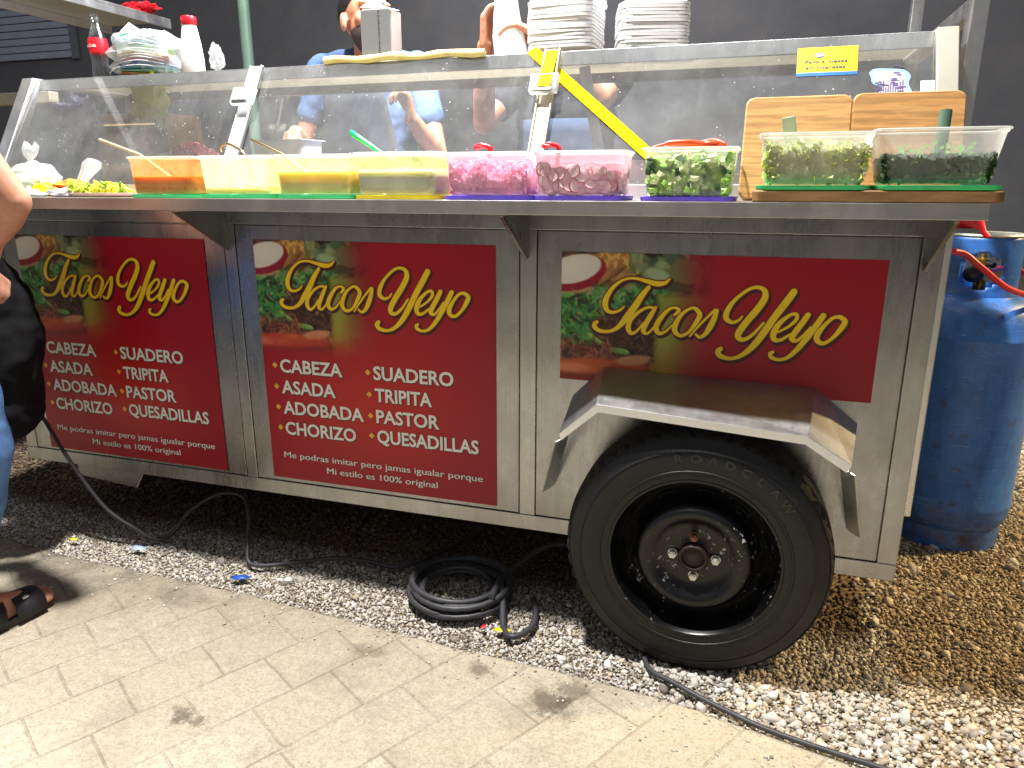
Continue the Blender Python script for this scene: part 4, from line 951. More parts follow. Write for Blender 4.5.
yg=lump('yellow_bag','limp yellow green plastic bag hanging over the cardboard box','bag',(-.60,.325,1.385),(.062,.022,.078),plastic('yellow_bag_film',(244,250,90),.85,.2,.6),4,.6)
ntm=NT('red_net'); v_=ntm.obj(); vo_=ntm.n('TexVoronoi',Scale=160.0); ntm.l(v_,vo_.inputs['Vector']); ntm.pbr(ntm.ramp(vo_.outputs['Distance'],[(.2,lin((250,220,220))),(.5,lin((214,40,70)))]),.6)
lump('net_bag','red and white speckled net bag inside the glass case','bag',(-.40,.30,1.185),(.095,.05,.060),ntm.mat,6,.25).rotation_euler=(0,R(32),0)
lump('blue_bag','dark blue plastic bag behind the orange salsa tub','bag',(-.47,.33,1.15),(.07,.05,.05),simple('blue_film',(50,80,140),.4,0,.3),7,.4)
bk=lump('hanging_bag','thin clear bag hanging inside the left end of the case','bag',(-.80,.22,1.31),(.085,.02,.085),plastic('thin_film',(200,200,225),.20,.1,.4),14,.7)
# metal pans
def pan(x,y,w,d,h,label,mat,z=1.1005,contents=None):
    o=thing('steel_pan',label,'pan',(x,y,z),(0,0,0),'metal food pans in the glass case')
    b=MB(); b.loft([rrect(w*.9,d*.9,.02,0),rrect(w*.96,d*.94,.022,h-.002),rrect(w+.012,d+.012,.026,h),rrect(w+.012,d+.012,.026,h-.003)],0,True,False,True); b.build('pan_body',mat,o)
    if contents: lump('filling','','',(0,0,h*.7),(w*.42,d*.42,h*.45),contents,x*9,.25,o)
    return o
meat=simple('chopped_meat',(134,84,56),.7,0,.4,60,.6,90)
pan(-.10,.24,.26,.20,.06,'empty steel pan behind the nearly empty salsa tub',M['steel_bright'])
pan(.22,.30,.28,.22,.055,'steel pan of chopped meat behind the yellow salsa tub',M['steel_bright'],contents=meat)
pan(.56,.30,.28,.22,.055,'steel pan of chopped meat behind the green salsa tub',M['steel_bright'],contents=meat)
pan(1.02,.30,.30,.24,.085,'deep steel pan between the clamps and the yellow bar',M['steel_bright'])
pan(1.36,.36,.28,.24,.05,'shallow steel pan behind the leaning boards',M['steel_bright'],contents=simple('tripe',(176,150,110),.7,0,.3,60,.5,90))
pan(-.40,.80,.24,.16,.055,'white rimmed pan behind the case by the worker hand',M['white_plastic'],z=1.235)
MB_=MB().box(-.97,1.68,.72,.92,1.20,1.232); o=MB_.build('back_counter',simple('purple_grey_counter',(96,98,122),.5,.2,.15,4),None,.003); tag(o,'grey back counter ledge between the glass case and the worker','counter')
for x_ in (-.9,1.6):
    lg_=MB().box(x_-.02,x_+.02,.80,.84,1.0925,1.1995).build('leg',M['steel_panel'],o)
# wooden stick, and pale paper strip inside
o=MB().bar((1.262,.20,1.1005),(1.275,.24,1.215),.010,.006,up=(1,0,0)).build('wooden_stick',simple('stick_wood',(214,190,130),.6)); tag(o,'small upright wooden stick left of the leaning boards','stick')
o=MB().bar((.735,.268,1.472),(1.100,.090,1.180),.003,.030,up=(0,.6,.8)).build('yellow_bar',yb); 
tag(o,'long bright yellow bar slanting down inside the glass toward the cucumber tub','bar')
o=MB().bar((.872,.30,1.43),(.925,.36,1.13),.03,.002,up=(0,1,0)).build('paper_strip',M['white_plastic']); tag(o,'narrow white strip hanging behind the yellow bar','strip')

# ================================================================== ON TOP OF THE CASE
T=1.4668
gb=NT('bottle_glass'); gl_=gb.n('BsdfGlossy',Roughness=.16); tp_=gb.n('BsdfTransparent'); tp_.inputs[0].default_value=(.93,.96,.95,1); lw=gb.n('LayerWeight',Blend=.35); mx_=gb.n('MixShader'); gb.l(gb.ramp(lw.outputs['Facing'],[(0,.16),(1,.9)]),mx_.inputs[0]); gb.l(tp_.outputs[0],mx_.inputs[1]); gb.l(gl_.outputs[0],mx_.inputs[2]); gb.l(mx_.outputs[0],gb.out.inputs[0])
o=thing('glass_bottle','empty clear glass soda bottle with a red label on top of the case','bottle',(-.815,.36,T))
prof=[(.002,.004),(.024,.0),(.0285,.006),(.029,.022),(.0265,.050),(.0255,.062),(.029,.085),(.0305,.100),(.030,.118),(.026,.140),(.018,.162),(.0135,.180),(.0128,.192),(.0155,.195),(.0155,.202),(.0132,.204),(.0135,.210),(.0105,.210)]
MB().lathe(prof,28,0,cap=False).build('bottle_body',gb.mat,o)
rl=simple('red_label',(225,25,40),.4); MB().lathe([(.0302,.086),(.0315,.100),(.0312,.117),(.0285,.132)],28,0,cap=False).build('label_band',rl,o)
lb=MB(); V,F=textmesh('Coca-Cola',.0135,.0003)
for s_ in (0,):
    lb.add([(.0325*math.sin((v[0]-.03)/.0325-.3),-.0325*math.cos((v[0]-.03)/.0325-.3),.102+v[1]) for v in V],F)
lb.build('label_lettering',M['lettering_white'],o)
o=thing('plate_bag','clear bag stuffed with a stack of coloured plates between the two bottles','bag',(-.655,.40,T))
cols=[(214,160,110),(150,214,190),(120,190,214),(70,110,190),(190,40,70),(236,232,226),(240,206,60),(150,214,120),(220,236,226),(190,220,230)]
for k,c_ in enumerate(cols):
    z=.006+k*.0105; w_=.20-.004*abs(k-4)
    MB().loft([[((w_/2*s)*math.cos(a),(.085*s)*math.sin(a),z+zz+.003*math.sin(2*a+k)) for a in np.linspace(0,2*PI,28,endpoint=False)] for s,zz in ((.6,0),(.95,.006),(1,.009),(.97,.0095),(.6,.003))],0,True,True).build('plate',simple('plate_colour_%s'%'abcdefghij'[k],c_,.5,0,.06),o)
lump('bag_film','','',(.0,0,.078),(.128,.10,.078),plastic('bag_film_shiny',(232,238,242),.40,.08,.3),21,.35,o,.98)
b=MB(); 
for k in range(9):
    a=k*.7; P=[Vector((-.105+.01*math.sin(k*3),-.06+.012*k,.02+.009*k)),Vector((-.04,-.095+.004*k,.03+.011*k)),Vector((.05,-.092,.035+.011*k+.004*math.sin(k))),Vector((.11,-.05,.03+.010*k))]; b.tube(crom(P,5),.0014,5)
b.build('bag_fold',filmw,o)
b=MB(); b.add([(-.07,-.05,.135),(.0,-.06,.142),(.05,-.05,.137),(-.02,-.04,.175),(-.06,-.03,.150)],[(0,1,3,4),(1,2,3)],0,True); b.build('bag_end',filmw,o)
b=MB(); b.add([(-.045,-.085,.120),(.0,-.094,.123),(.035,-.09,.132),(.0,-.088,.131)],[(0,1,2,3)]); b.build('green_print',gp_,o)
o=thing('squeeze_bottle','white plastic bottle with a red cap standing on top of the case','bottle',(-.437,.36,T))
MB().lathe([(.002,0),(.033,0),(.036,.004),(.0355,.05),(.031,.095),(.0245,.135),(.0215,.150),(.0205,.1505)],32).build('bottle_body',M['white_plastic'],o)
MB().lathe([(.0225,.1508),(.0235,.152),(.0235,.174),(.022,.1765),(.002,.177)],32).build('cap',M['red_plastic'],o)
o=lump('crumpled_bag','crumpled clear bag end behind the white squeeze bottle','bag',(-.392,.42,T+.060),(.022,.020,.040),film,25,.5)
# napkin dispenser
o=thing('napkin_dispenser','polished steel napkin holder with napkins on top of the case','napkin holder',(.245,.36,T))
MB().loft([rrect(.098,.075,.006,0),rrect(.098,.075,.006,.146),rrect(.090,.067,.006,.150)],0,True,True,False).build('steel_case',simple('satin_steel',(205,207,212),.28,.75,.05,6),o,.002)
MB().box(.010,.014,-.040,-.0376,.004,.144).build('seam',M['steel_bright'],o)
MB().add([(-.05,-.034,.156),(.052,-.036,.143),(.052,.02,.152),(.0,.03,.168),(-.05,.03,.158),(-.018,-.033,.152),(-.004,-.034,.178)],[(0,5,3,4),(5,1,2,3),(0,5,6),(5,1,6)]).build('napkins',M['foam'],o)
# yellow foam roll along the front edge
b=MB(); P=[(.103+.50*k/14,.268+.004*math.sin(k*.8),1.474+.003*math.sin(k*1.3)) for k in range(15)]; b.tube(P,[.0105+.0012*math.sin(k*2.1) for k in range(15)],14)
o=b.build('rolled_tortilla_wrap',simple('cream_foam',(242,226,160),.7,0,.08,30,.3,50)); tag(o,'long thin cream coloured roll lying along the front edge of the case top','roll')
# foam plates
def plate(wd,dp,mat):
    o=thing('foam_plate','white foam plate in the tall straight stack on top of the case','foam plate',(0,0,0),(0,0,0),'plates in the tall straight stack')
    b=MB(); b.loft([rrect(wd*.70,dp*.70,.02,0,n=3),rrect(wd*.80,dp*.80,.025,.004,n=3),rrect(wd*.97,dp*.97,.032,.0148,n=3),rrect(wd,dp,.034,.0150,n=3),rrect(wd,dp,.034,.0222,n=3),rrect(wd*.96,dp*.96,.032,.0205,n=3),rrect(wd*.78,dp*.78,.024,.007,n=3),rrect(wd*.70,dp*.70,.02,.004,n=3)],0,True,True,True)
    b.v=[(x,y,z) for x,y,z in b.v]; me=b.build('plate_body',mat); me_=me.data; bpy.data.objects.remove(me); bpy.data.objects.remove(o)
    return me_
pm=plate(.186,.19,M['foam']); r_=random.Random(5)
for k in range(19):
    o=bpy.data.objects.new('foam_plate',pm); link(o); tag(o,'white foam plate in the tall straight stack beside the yellow taped clamp','foam plate','plates in the tall straight stack')
    o.location=(.797+.003*(r_.random()-.5)+(.004 if k>12 else 0),.40+.003*r_.random(),T+.001+k*.0093); o.rotation_euler=(0,0,R(-2+3*(r_.random()-.5)))
for k in range(14):
    o=bpy.data.objects.new('foam_plate',pm); link(o); tag(o,'white foam plate lying upside down in the lower stack at the right','foam plate','upside down plates in the lower stack')
    o.location=(1.030+.002*(r_.random()-.5),.41+.002*r_.random(),T+.0225+k*.0083); o.rotation_euler=(PI,0,R(14+1.5*(r_.random()-.5)))
rp_=lump('snack_packet','shiny red packet lying on the hanging shelf at the top left','packet',(-1.14,.93,1.826),(.085,.05,.022),simple('red_foil',(225,40,50),.25,.2,.35,40,.4,40),31,.5,None,.9)

# ================================================================== GAS CYLINDER, HOSE, CABLES, LITTER
def bluemat():
    t=NT('worn_blue_paint'); v=t.obj(); n=t.noise(v,5,6,.7); n2=t.noise(v,22,5,.75); n3=t.noise(t.obj(sc=(6,6,1.2)),5,5,.7)
    c=t.ramp(n,[(.3,lin((34,88,168))),(.7,lin((64,124,204)))])
    c=t.mix(t.math('MULTIPLY',t.ramp(n3,[(.5,0),(.75,1)]),.45),c,lin((20,44,90)))
    c=t.mix(t.math('MULTIPLY',t.ramp(n2,[(.56,0),(.66,1)]),.7),c,lin((64,70,84)))
    sx=t.n('SeparateXYZ'); t.l(v,sx.inputs[0]); low=t.n('MapRange'); t.l(sx.outputs['Z'],low.inputs['Value']); low.inputs['From Min'].default_value=.22; low.inputs['From Max'].default_value=.04
    c=t.mix(t.math('MULTIPLY',low.outputs[0],t.ramp(t.noise(v,16,6,.8),[(.42,0),(.62,.9)])),c,lin((70,54,44)))
    c=t.mix(t.math('MULTIPLY',t.ramp(t.noise(t.obj(sc=(1,1,9)),14,4,.8),[(.60,0),(.68,1)]),.5),c,lin((130,160,196))); c=t.mix(t.ramp(t.noise(v,60,3,.7),[(.72,0),(.76,.7)]),c,lin((150,170,200)))
    return t.pbr(c,.40,.0,t.bump(n2,.2,.004),.5)
bm_=bluemat()
gc=thing('gas_cylinder','tall scuffed blue gas cylinder standing behind the right end of the cart','gas cylinder',(2.025,.85,-.012))
MB().lathe([(.002,.06),(.12,.05),(.165,.065),(.182,.095),(.187,.13),(.1875,.138),(.189,.142),(.189,.152),(.187,.156),(.187,.68),(.1885,.684),(.1885,.69),(.187,.694),(.184,.725),(.172,.765),(.145,.795),(.10,.812),(.05,.818),(.002,.82)],64).build('tank',bm_,gc)
MB().lathe([(.163,.0),(.168,.0),(.168,.085),(.163,.085)],48,cap=False).build('foot_ring',bm_,gc)
# collar with round openings
b=MB(); n=72; z0,z1=.803,.985; rr_=.098; vs=[];fs=[]; nz=20
def hole(a,z): 
    for ac in (-1.85,1.2): 
        d=(a-ac+PI)%(2*PI)-PI
        if (d*rr_/.062)**2+((z-.885)/.052)**2<1: return True
    return False
for i in range(nz+1):
    for j in range(n):
        z=z0+(z1-z0)*i/nz; rad_=rr_+.006*math.exp(-((i)/2.0)**2); vs.append((rad_*math.cos(2*PI*j/n),rad_*math.sin(2*PI*j/n),z))
for i in range(nz):
    for j in range(n):
        a=2*PI*(j+.5)/n; a=a if a<=PI else a-2*PI
        if not hole(a,z0+(z1-z0)*(i+.5)/nz): fs.append((i*n+j,i*n+(j+1)%n,(i+1)*n+(j+1)%n,(i+1)*n+j))
b.add(vs,fs,0,True); cl=b.build('collar',bm_,gc); solidify(cl,.006,0)
MB().lathe([(rr_-.005,.984),(rr_+.004,.986),(rr_+.006,.990),(rr_+.002,.995),(rr_-.006,.993),(rr_-.005,.984)],72,cap=False).build('collar_rim',simple('scuffed_rim',(150,150,140),.5,.3,.3,30),cl)
brass=simple('brass',(160,130,60),.35,.9,.3,40)
MB().lathe([(.018,.815),(.018,.85),(.014,.855),(.014,.89),(.022,.895),(.022,.915),(.010,.92),(.006,.94)],16).tube([(0,0,.872),(-.04,-.045,.872)],.010,12).build('valve',brass,gc)
MB().ell((-.03,-.035,.872),(.030,.026,.026)).tube([(0,0,.905),(.02,-.04,.90)],.009,10).build('regulator',simple('dark_regulator',(40,38,40),.5,.3,.3,40),gc)
b=MB(); b.tube(crom([(-.13,-.36,.985),(-.115,-.33,1.02),(-.085,-.31,1.062),(-.055,-.30,1.075),(-.035,-.31,1.06),(-.06,-.33,1.03),(-.10,-.35,.99)],5),.008,8)
hose=simple('red_hose',(206,40,46),.4)
P=crom([(1.72,.46,.80),(1.80,.49,.93),(1.885,.55,.945),(1.945,.56,.905),(2.045,.62,.838),(2.20,.80,.80),(2.14,.93,.87),(2.04,.83,.868)],8)
o=MB().tube(P,.0085,12).build('gas_hose',hose); tag(o,'red rubber gas hose crossing in front of the cylinder collar','hose')
o=thing('red_funnel','small red plastic funnel clipped behind the right end of the counter','funnel',(1.935,.55,1.0))
MB().lathe([(.006,-.02),(.008,.0),(.040,.055),(.043,.058),(.039,.056),(.006,.004)],24,0,Matrix.Rotation(R(-35),4,'X')@Matrix.Rotation(R(-38),4,'Y'),cap=False).build('cone',M['red_plastic'],o)
MB().bar((-.16,0,.0),(0,0,.005),.012,.012).build('holder_arm',M['steel_panel'],o)
# coil of cable
P=[]; turns=7
for k in range(turns*26):
    a=2*PI*k/26+.6; t_=k/(turns*26); rd=.118+.020*math.sin(t_*9)+.010*math.sin(a*.37+2); lay=.011+.0085*(k//26)*.78
    P.append((.628+.012*math.sin(t_*11)+rd*1.03*math.cos(a),-.062+.010*math.cos(t_*7)+rd*.98*math.sin(a),lay+.004*math.sin(a*1.7)))
# one loose loop left, then the end going to the wheel
P2=crom([P[-1],(.748,-.13,.06),(.738,-.05,.05),(.758,.05,.055),(.80,.12,.075),(.86,.16,.09),(.96,.18,.075),(1.15,.22,.02)],8)
P0=crom([(.836,-.03,.012),(.860,-.09,.012),(.868,-.165,.012),(.835,-.215,.012),(.800,-.185,.012),(.770,-.10,.03),(.745,-.03,.05),P[0]],8)
o=MB().tube(P0[:-1]+P+P2[1:],.0082,10).build('cable_coil',M['cable']); tag(o,'thick black cable coiled on the gravel left of the wheel','cable')
P=crom([(-1.06,.14,.66),(-1.055,.03,.64),(-1.02,-.04,.60),(-.93,-.05,.50),(-.815,-.075,.40),(-.705,-.10,.28),(-.585,-.10,.125),(-.49,-.08,.05),(-.435,-.06,.012),(-.40,-.03,.02),(-.36,.03,.085),(-.29,.09,.128),(-.20,.09,.130),(-.125,.02,.105),(-.075,-.06,.055),(-.045,-.10,.015),(.01,-.095,.010),(.10,-.045,.012),(.20,-.005,.02),(.30,.02,.012),(.42,.04,.01),(.55,.30,.01)],7)
o=MB().tube(P,.0062,8).build('power_cable',M['cable']); tag(o,'thin grey cable drooping from the cart left end onto the gravel','cable')
P=crom([(1.155,-.16,.006),(1.185,-.235,.008),(1.235,-.265,.010),(1.305,-.300,.008),(1.37,-.330,.008),(1.433,-.356,.008),(1.51,-.376,.008),(1.588,-.391,.008),(1.706,-.415,.008),(1.9,-.48,.008),(2.3,-.60,.006)],6)
o=MB().tube(P,.0062,8).build('edge_cable',M['cable']); tag(o,'black cable running along the pavement edge right of the wheel','cable')
def scrap(name,label,x,y,pts,rgb,z=.008,cat='litter'):
    b=MB(); n=len(pts); b.add([(px,py,.001+.006*random.random()) for px,py in pts]+[(0,0,.006)],[(i,(i+1)%n,n) for i in range(n)],0,True)
    o=b.build(name,simple(name+'_paper',rgb,.4,0,.2)); o.location=(x,y,z); tag(o,label,cat); solidify(o,.0006)
scrap('yellow_wrapper','yellow sweet wrapper by the coiled cable end',.800,-.195,[(-.022,-.008),(-.005,-.012),(.02,-.006),(.024,.006),(.0,.012),(-.02,.006)],(240,226,40))
scrap('red_wrapper','tiny red wrapper between the coil and the pavement',.748,-.195,[(-.008,-.006),(.008,-.008),(.006,.008),(-.006,.010)],(214,40,60))
scrap('blue_wrapper','crumpled blue wrapper at the pavement edge under the cart middle',-.020,-.178,[(-.028,-.008),(-.006,-.014),(.02,-.004),(.034,.012),(.008,.014),(-.02,.008)],(40,90,190))
scrap('pale_wrapper','pale blue scrap on the gravel under the drooping cable',-.44,-.125,[(-.03,-.008),(.0,-.012),(.03,.0),(.016,.012),(-.02,.010)],(176,200,226))
scrap('lime_wrapper','small yellow green scrap on the gravel near the sandal',-.69,-.14,[(-.02,-.006),(.01,-.010),(.022,.002),(.0,.010)],(206,206,60))

# ================================================================== PEOPLE
def hand(mb, wrist, palm_dir, normal, side, curl=.6, s=1.0, spread=.12, thumb_in=.5):
    """five fingered hand: palm_dir wrist->knuckles, normal = direction fingers curl towards, side=+1/-1 thumb side"""
    w=Vector(wrist); d=Vector(palm_dir).normalized(); n=Vector(normal); n=(n-d*n.dot(d)).normalized(); t=d.cross(n).normalized()*side
    L=.085*s
    for k in range(4):
        o=(k-1.5)*.0195*s
        mb.capsule(w+t*o*.55,w+d*L+t*o,.0155*s,.0125*s,10)
    mb.capsule(w-t*.018*s+d*.02*s,w-t*.02*s+d*.07*s,.013*s,.012*s,10)
    lens=(.066,.076,.071,.055)   # index..little
    for k in range(4):
        o=(1.5-k)*.0205*s; base=w+d*L+t*o; l=lens[k]*s; a=0; p=base; dd=(d+t*(1.5-k)*spread*.35).normalized()
        for seg,(fl,r0,r1) in enumerate(((.46,.0098,.0090),(.30,.0090,.0082),(.24,.0082,.0070))):
            a+=curl*(1.05 if seg<2 else .7); q=p+(dd*math.cos(a)+n*math.sin(a))*(l*fl*1.25); mb.capsule(p,q,r0*s,r1*s,10); p=q
    b=w+d*.022*s+t*.024*s; m=b+(d*.55+t*.55+n*.35)*.038*s; mb.capsule(b,m,.0145*s,.0118*s,10)
    m2=m+(d*.8+t*(.35-thumb_in)+n*.4).normalized()*.032*s; mb.capsule(m,m2,.0112*s,.0100*s,10); m3=m2+(d*.75-t*thumb_in+n*.4).normalized()*.024*s; mb.capsule(m2,m3,.0098*s,.0080*s,10)
def head(mb, c, yaw, pitch=0, s=1.0):
    Mh=Matrix.Translation(c)@Matrix.Rotation(yaw,4,'Z')@Matrix.Rotation(pitch,4,'X')   # faces -y
    E=lambda c_,r: mb.ell(tuple(x*s for x in c_),tuple(x*s for x in r),Mh,20,14)
    E((0,.012,.035),(.076,.095,.088)); E((0,-.022,-.030),(.062,.070,.078)); E((0,-.040,-.078),(.042,.045,.034))
    for q in (-1,1):
        E((q*.036,-.058,-.018),(.028,.026,.026)); E((q*.030,-.078,.026),(.026,.014,.010)); E((q*.078,.006,-.008),(.010,.019,.031)); E((q*.013,-.100,-.030),(.010,.012,.009))
        mb.capsule(Mh@Vector((q*.012*s,-.097*s,-.068*s)),Mh@Vector((0,-.100*s,-.067*s)),.0075*s,.0085*s,8)
    mb.capsule(Mh@Vector((0,-.082*s,.020*s)),Mh@Vector((0,-.112*s,-.026*s)),.0095*s,.0135*s,10)
    E((0,-.092,-.060),(.020,.012,.006)); E((0,-.090,-.077),(.019,.013,.007))
    return Mh
def facebits(parent,Mh,s,hairrgb,beard=False,cap=False):
    for q in (-1,1):
        b=MB(); b.ell((q*.030*s,-.079*s,.004*s),(.0115*s,.0085*s,.0055*s),Mh); b.build('eye',bpy.data.materials.get('eye_white') or simple('eye_white',(230,224,216),.2,0,.02),parent)
        b=MB(); b.ell((q*.030*s,-.0860*s,.003*s),(.0050*s,.0030*s,.0048*s),Mh); b.build('iris',bpy.data.materials.get('iris_brown') or simple('iris_brown',(44,26,18),.2),parent)
    hm=bpy.data.materials.get('dark_hair') or simple('dark_hair',hairrgb,.6,0,.3,160,.5,400)
    b=MB(); n=36;m=18; vs=[];fs=[]
    for i in range(m+1):
        t=PI*.62*i/m
        for j in range(n):
            p=2*PI*j/n; d=Vector((math.sin(t)*math.cos(p),math.sin(t)*math.sin(p),math.cos(t)))
            front=max(0,-d.y); lim=PI*(.62-.27*front**1.3-.04*abs(d.x))
            tt=min(t,lim); d=Vector((math.sin(tt)*math.cos(p),math.sin(tt)*math.sin(p),math.cos(tt))); k=1.0+.025*noise.noise(d*14)
            thick=.007*(1 if t<lim else .0)
            vs.append(tuple(Mh@Vector((d.x*(.0765+thick)*s*k,(.012+d.y*(.0955+thick)*k)*s,(.035+d.z*(.089+thick)*k)*s))))
    for i in range(m):
        for j in range(n): fs.append((i*n+j,(i+1)*n+j,(i+1)*n+(j+1)%n,i*n+(j+1)%n))
    b.add(vs,fs,0,True); b.build('hair',hm,parent)
    for q in (-1,1):
        b=MB(); b.capsule(Mh@Vector((q*.015*s,-.0925*s,.024*s)),Mh@Vector((q*.046*s,-.082*s,.027*s)),.0035*s,.0028*s,8); b.build('eyebrow',hm,parent)
    if beard:
        bm2=bpy.data.materials.get('short_beard') or simple('short_beard',(84,68,62),.85,0,.35,300,.6,600)
        b=MB(); b.ell((0,-.0225*s,-.030*s),(.0632*s,.0712*s,.0795*s),Mh,40,28); b.ell((0,-.040*s,-.078*s),(.0435*s,.0465*s,.0358*s),Mh,28,20); 
        b.capsule(Mh@Vector((-.022*s,-.096*s,-.050*s)),Mh@Vector((.022*s,-.096*s,-.050*s)),.0075*s,.0075*s,8)
        o=b.build('tmpb',bm2)
        # keep only the jaw part: drop what lies above the cheek line
        me=o.data; inv=Mh.inverted(); bm=bmesh.new(); bm.from_mesh(me)
        kill=[f for f in bm.faces if (lambda c:(c.z/s>-.040+.5*max(0,c.y/s+.01)+.010*noise.noise(c*60)) or c.y/s>.035)(inv@f.calc_center_median())]
        bmesh.ops.delete(bm,geom=kill,context='FACES'); bm.to_mesh(me); bm.free(); o.name='beard'; o.parent=parent
def torso(mb,hip,chest,neck,w=1.0,g=0):
    hip,chest,neck=Vector(hip),Vector(chest),Vector(neck); ax=(chest-hip)
    side=Vector((1,0,0)) if not isinstance(w,tuple) else Vector(w[1]); ww=w if not isinstance(w,tuple) else w[0]
    for q in (-1,1):
        mb.capsule(hip+side*q*.065*ww,hip.lerp(chest,.5)+side*q*.058*ww,.108+g,.098+g); mb.capsule(hip.lerp(chest,.5)+side*q*.058*ww,chest+side*q*.080*ww,.098+g,.104+g)
        mb.capsule(chest+side*q*.080*ww,neck+side*q*.05-Vector((0,0,.05)),.100+g,.055+g)
    mb.capsule(hip,chest,.105+g,.105+g)
def person(label,loc,sk,colors,group=None,scale=1.0,face=True,short=.55,trouser=None,beard=False,pant_cut=None,vox=.0055):
    """sk: joints in metres relative to world, arms = [(shoulder, elbow, wrist, handargs), ...], legs = [(hip, knee, ankle, toe), ...]"""
    root=thing('person',label,'person',loc,(0,0,0),group); off=Vector(loc)
    def sub(mb): mb.v=[tuple(Vector(v)-off) for v in mb.v]; return mb
    b=MB(); torso(b,sk['hip'],sk['chest'],sk['neck'],sk.get('w',1.0),-.012)
    b.capsule(Vector(sk['neck'])-Vector((0,0,.05)),Vector(sk['head'])+Vector((0,.02,-.05)),.066,.060)
    Mh=head(b,sk['head'],sk['yaw'],sk.get('pitch',0),sk.get('hs',1.0))
    for sh,el,wr,ha in sk['arms']:
        b.capsule(sh,Vector(sh).lerp(Vector(el),.5),.052,.047); b.capsule(Vector(sh).lerp(Vector(el),.5),el,.047,.038)
        b.capsule(el,Vector(el).lerp(Vector(wr),.35),.038,.040); b.capsule(Vector(el).lerp(Vector(wr),.35),wr,.040,.0265)
        hand(b,wr,*ha)
    for hp,kn,an,toe in sk['legs']:
        b.capsule(hp,kn,.082,.055); b.capsule(kn,Vector(kn).lerp(Vector(an),.35),.055,.056); b.capsule(Vector(kn).lerp(Vector(an),.35),an,.056,.038)
        a=Vector(an); t_=Vector(toe); dirn=(t_-a); dirn.z=0; dirn.normalize(); sd=Vector((dirn.y,-dirn.x,0))
        b.capsule((a.x-dirn.x*.035,a.y-dirn.y*.035,t_.z+.012),(a.x-dirn.x*.03,a.y-dirn.y*.03,a.z),.032,.036)
        b.capsule((a.x,a.y,a.z-.01),t_-dirn*.075+Vector((0,0,.016)),.038,.024)
        b.capsule((a.x-dirn.x*.03,a.y-dirn.y*.03,t_.z+.012),t_-dirn*.07,.030,.036)
        b.capsule(t_-dirn*.075-sd*.018,t_-dirn*.075+sd*.020,.022,.022)
        for k,(o_,l_,r_) in enumerate(((-.030,.0,.0135),(-.010,.004,.0105),(.008,-.002,.0100),(.023,-.010,.0095),(.036,-.020,.0090))):
            q=sk.get('bigtoe',1); b.capsule(t_-dirn*.07+sd*o_*q*-1,t_+dirn*l_+sd*o_*q*-1-Vector((0,0,.004)),r_+.002,r_,8)
    body=blob(sub(b),'body',colors['skin'],root,vox,4,.5)
    inv=Matrix.Translation(-off)@Mh
    if face: facebits(root,inv,sk.get('hs',1.0),(24,20,20),beard)
    # shirt
    b=MB(); torso(b,sk['hip'],sk['chest'],sk['neck'],sk.get('w',1.0),.014)
    b.capsule(Vector(sk['hip'])+Vector((-.075,0,-.01)),Vector(sk['hip'])+Vector((.075,0,-.01)),.130,.130)
    for sh,el,wr,ha in sk['arms']:
        e=Vector(sh).lerp(Vector(el),short); b.capsule(sh,e,.066,.060)
        b.capsule(Vector(sh).lerp(Vector(sk['neck']),.0),Vector(sk['neck'])-Vector((0,0,.030)),.060,.052)
    shirt=blob(sub(b),'shirt',colors['shirt'],root,.008,3,.5,disp=(.022,.09))
    # cut neckline and sleeve ends flat is left to the remesh; trousers
    b=MB()
    for hp,kn,an,toe in sk['legs']:
        c=Vector(kn).lerp(Vector(an),pant_cut if pant_cut else .93); b.capsule(hp,kn,.100,.074); b.capsule(kn,c,.074,.062)
    h=Vector(sk['hip'])
    b.capsule(h+Vector((-.06,0,-.02)),h+Vector((.06,0,-.02)),.112,.112)
    tr=blob(sub(b),'trousers',colors['trousers'],root,.009,3,.5,disp=(.022,.10))
    return root,off,inv
blue=cloth('blue_tshirt',(88,112,152)); grey=cloth('grey_apron',(74,76,84)); denim=cloth('denim',(92,128,180),1400,.35); black=cloth('black_tshirt',(34,34,38)); 
# worker behind the case
sk=dict(hip=(-.17,1.10,.98),chest=(-.18,1.07,1.40),neck=(-.155,1.04,1.63),head=Vector((-.118,.955,1.722)),hs=1.16,yaw=R(50),pitch=R(-10),
 arms=[((-.385,1.06,1.575),(-.475,1.02,1.27),(-.405,.865,1.325),((.35,-.95,-.15),(.3,.1,-1),-1,.75)),
       ((.035,1.06,1.565),(.165,.95,1.225),(.132,.80,1.352),((-.12,-.15,1),(-.8,-.45,.1),-1,1.05))],
 legs=[((-.27,1.10,.92),(-.28,1.08,.50),(-.28,1.12,.09),(-.29,.94,.012)),((-.07,1.10,.92),(-.06,1.08,.50),(-.06,1.12,.09),(-.05,.94,.012))])
w1_,off,inv=person('man in a blue shirt and grey apron working behind the glass case',(-.17,1.10,-.012),sk,dict(skin=M['skin2'],shirt=blue,trousers=cloth('dark_trousers',(40,42,52))),beard=True)
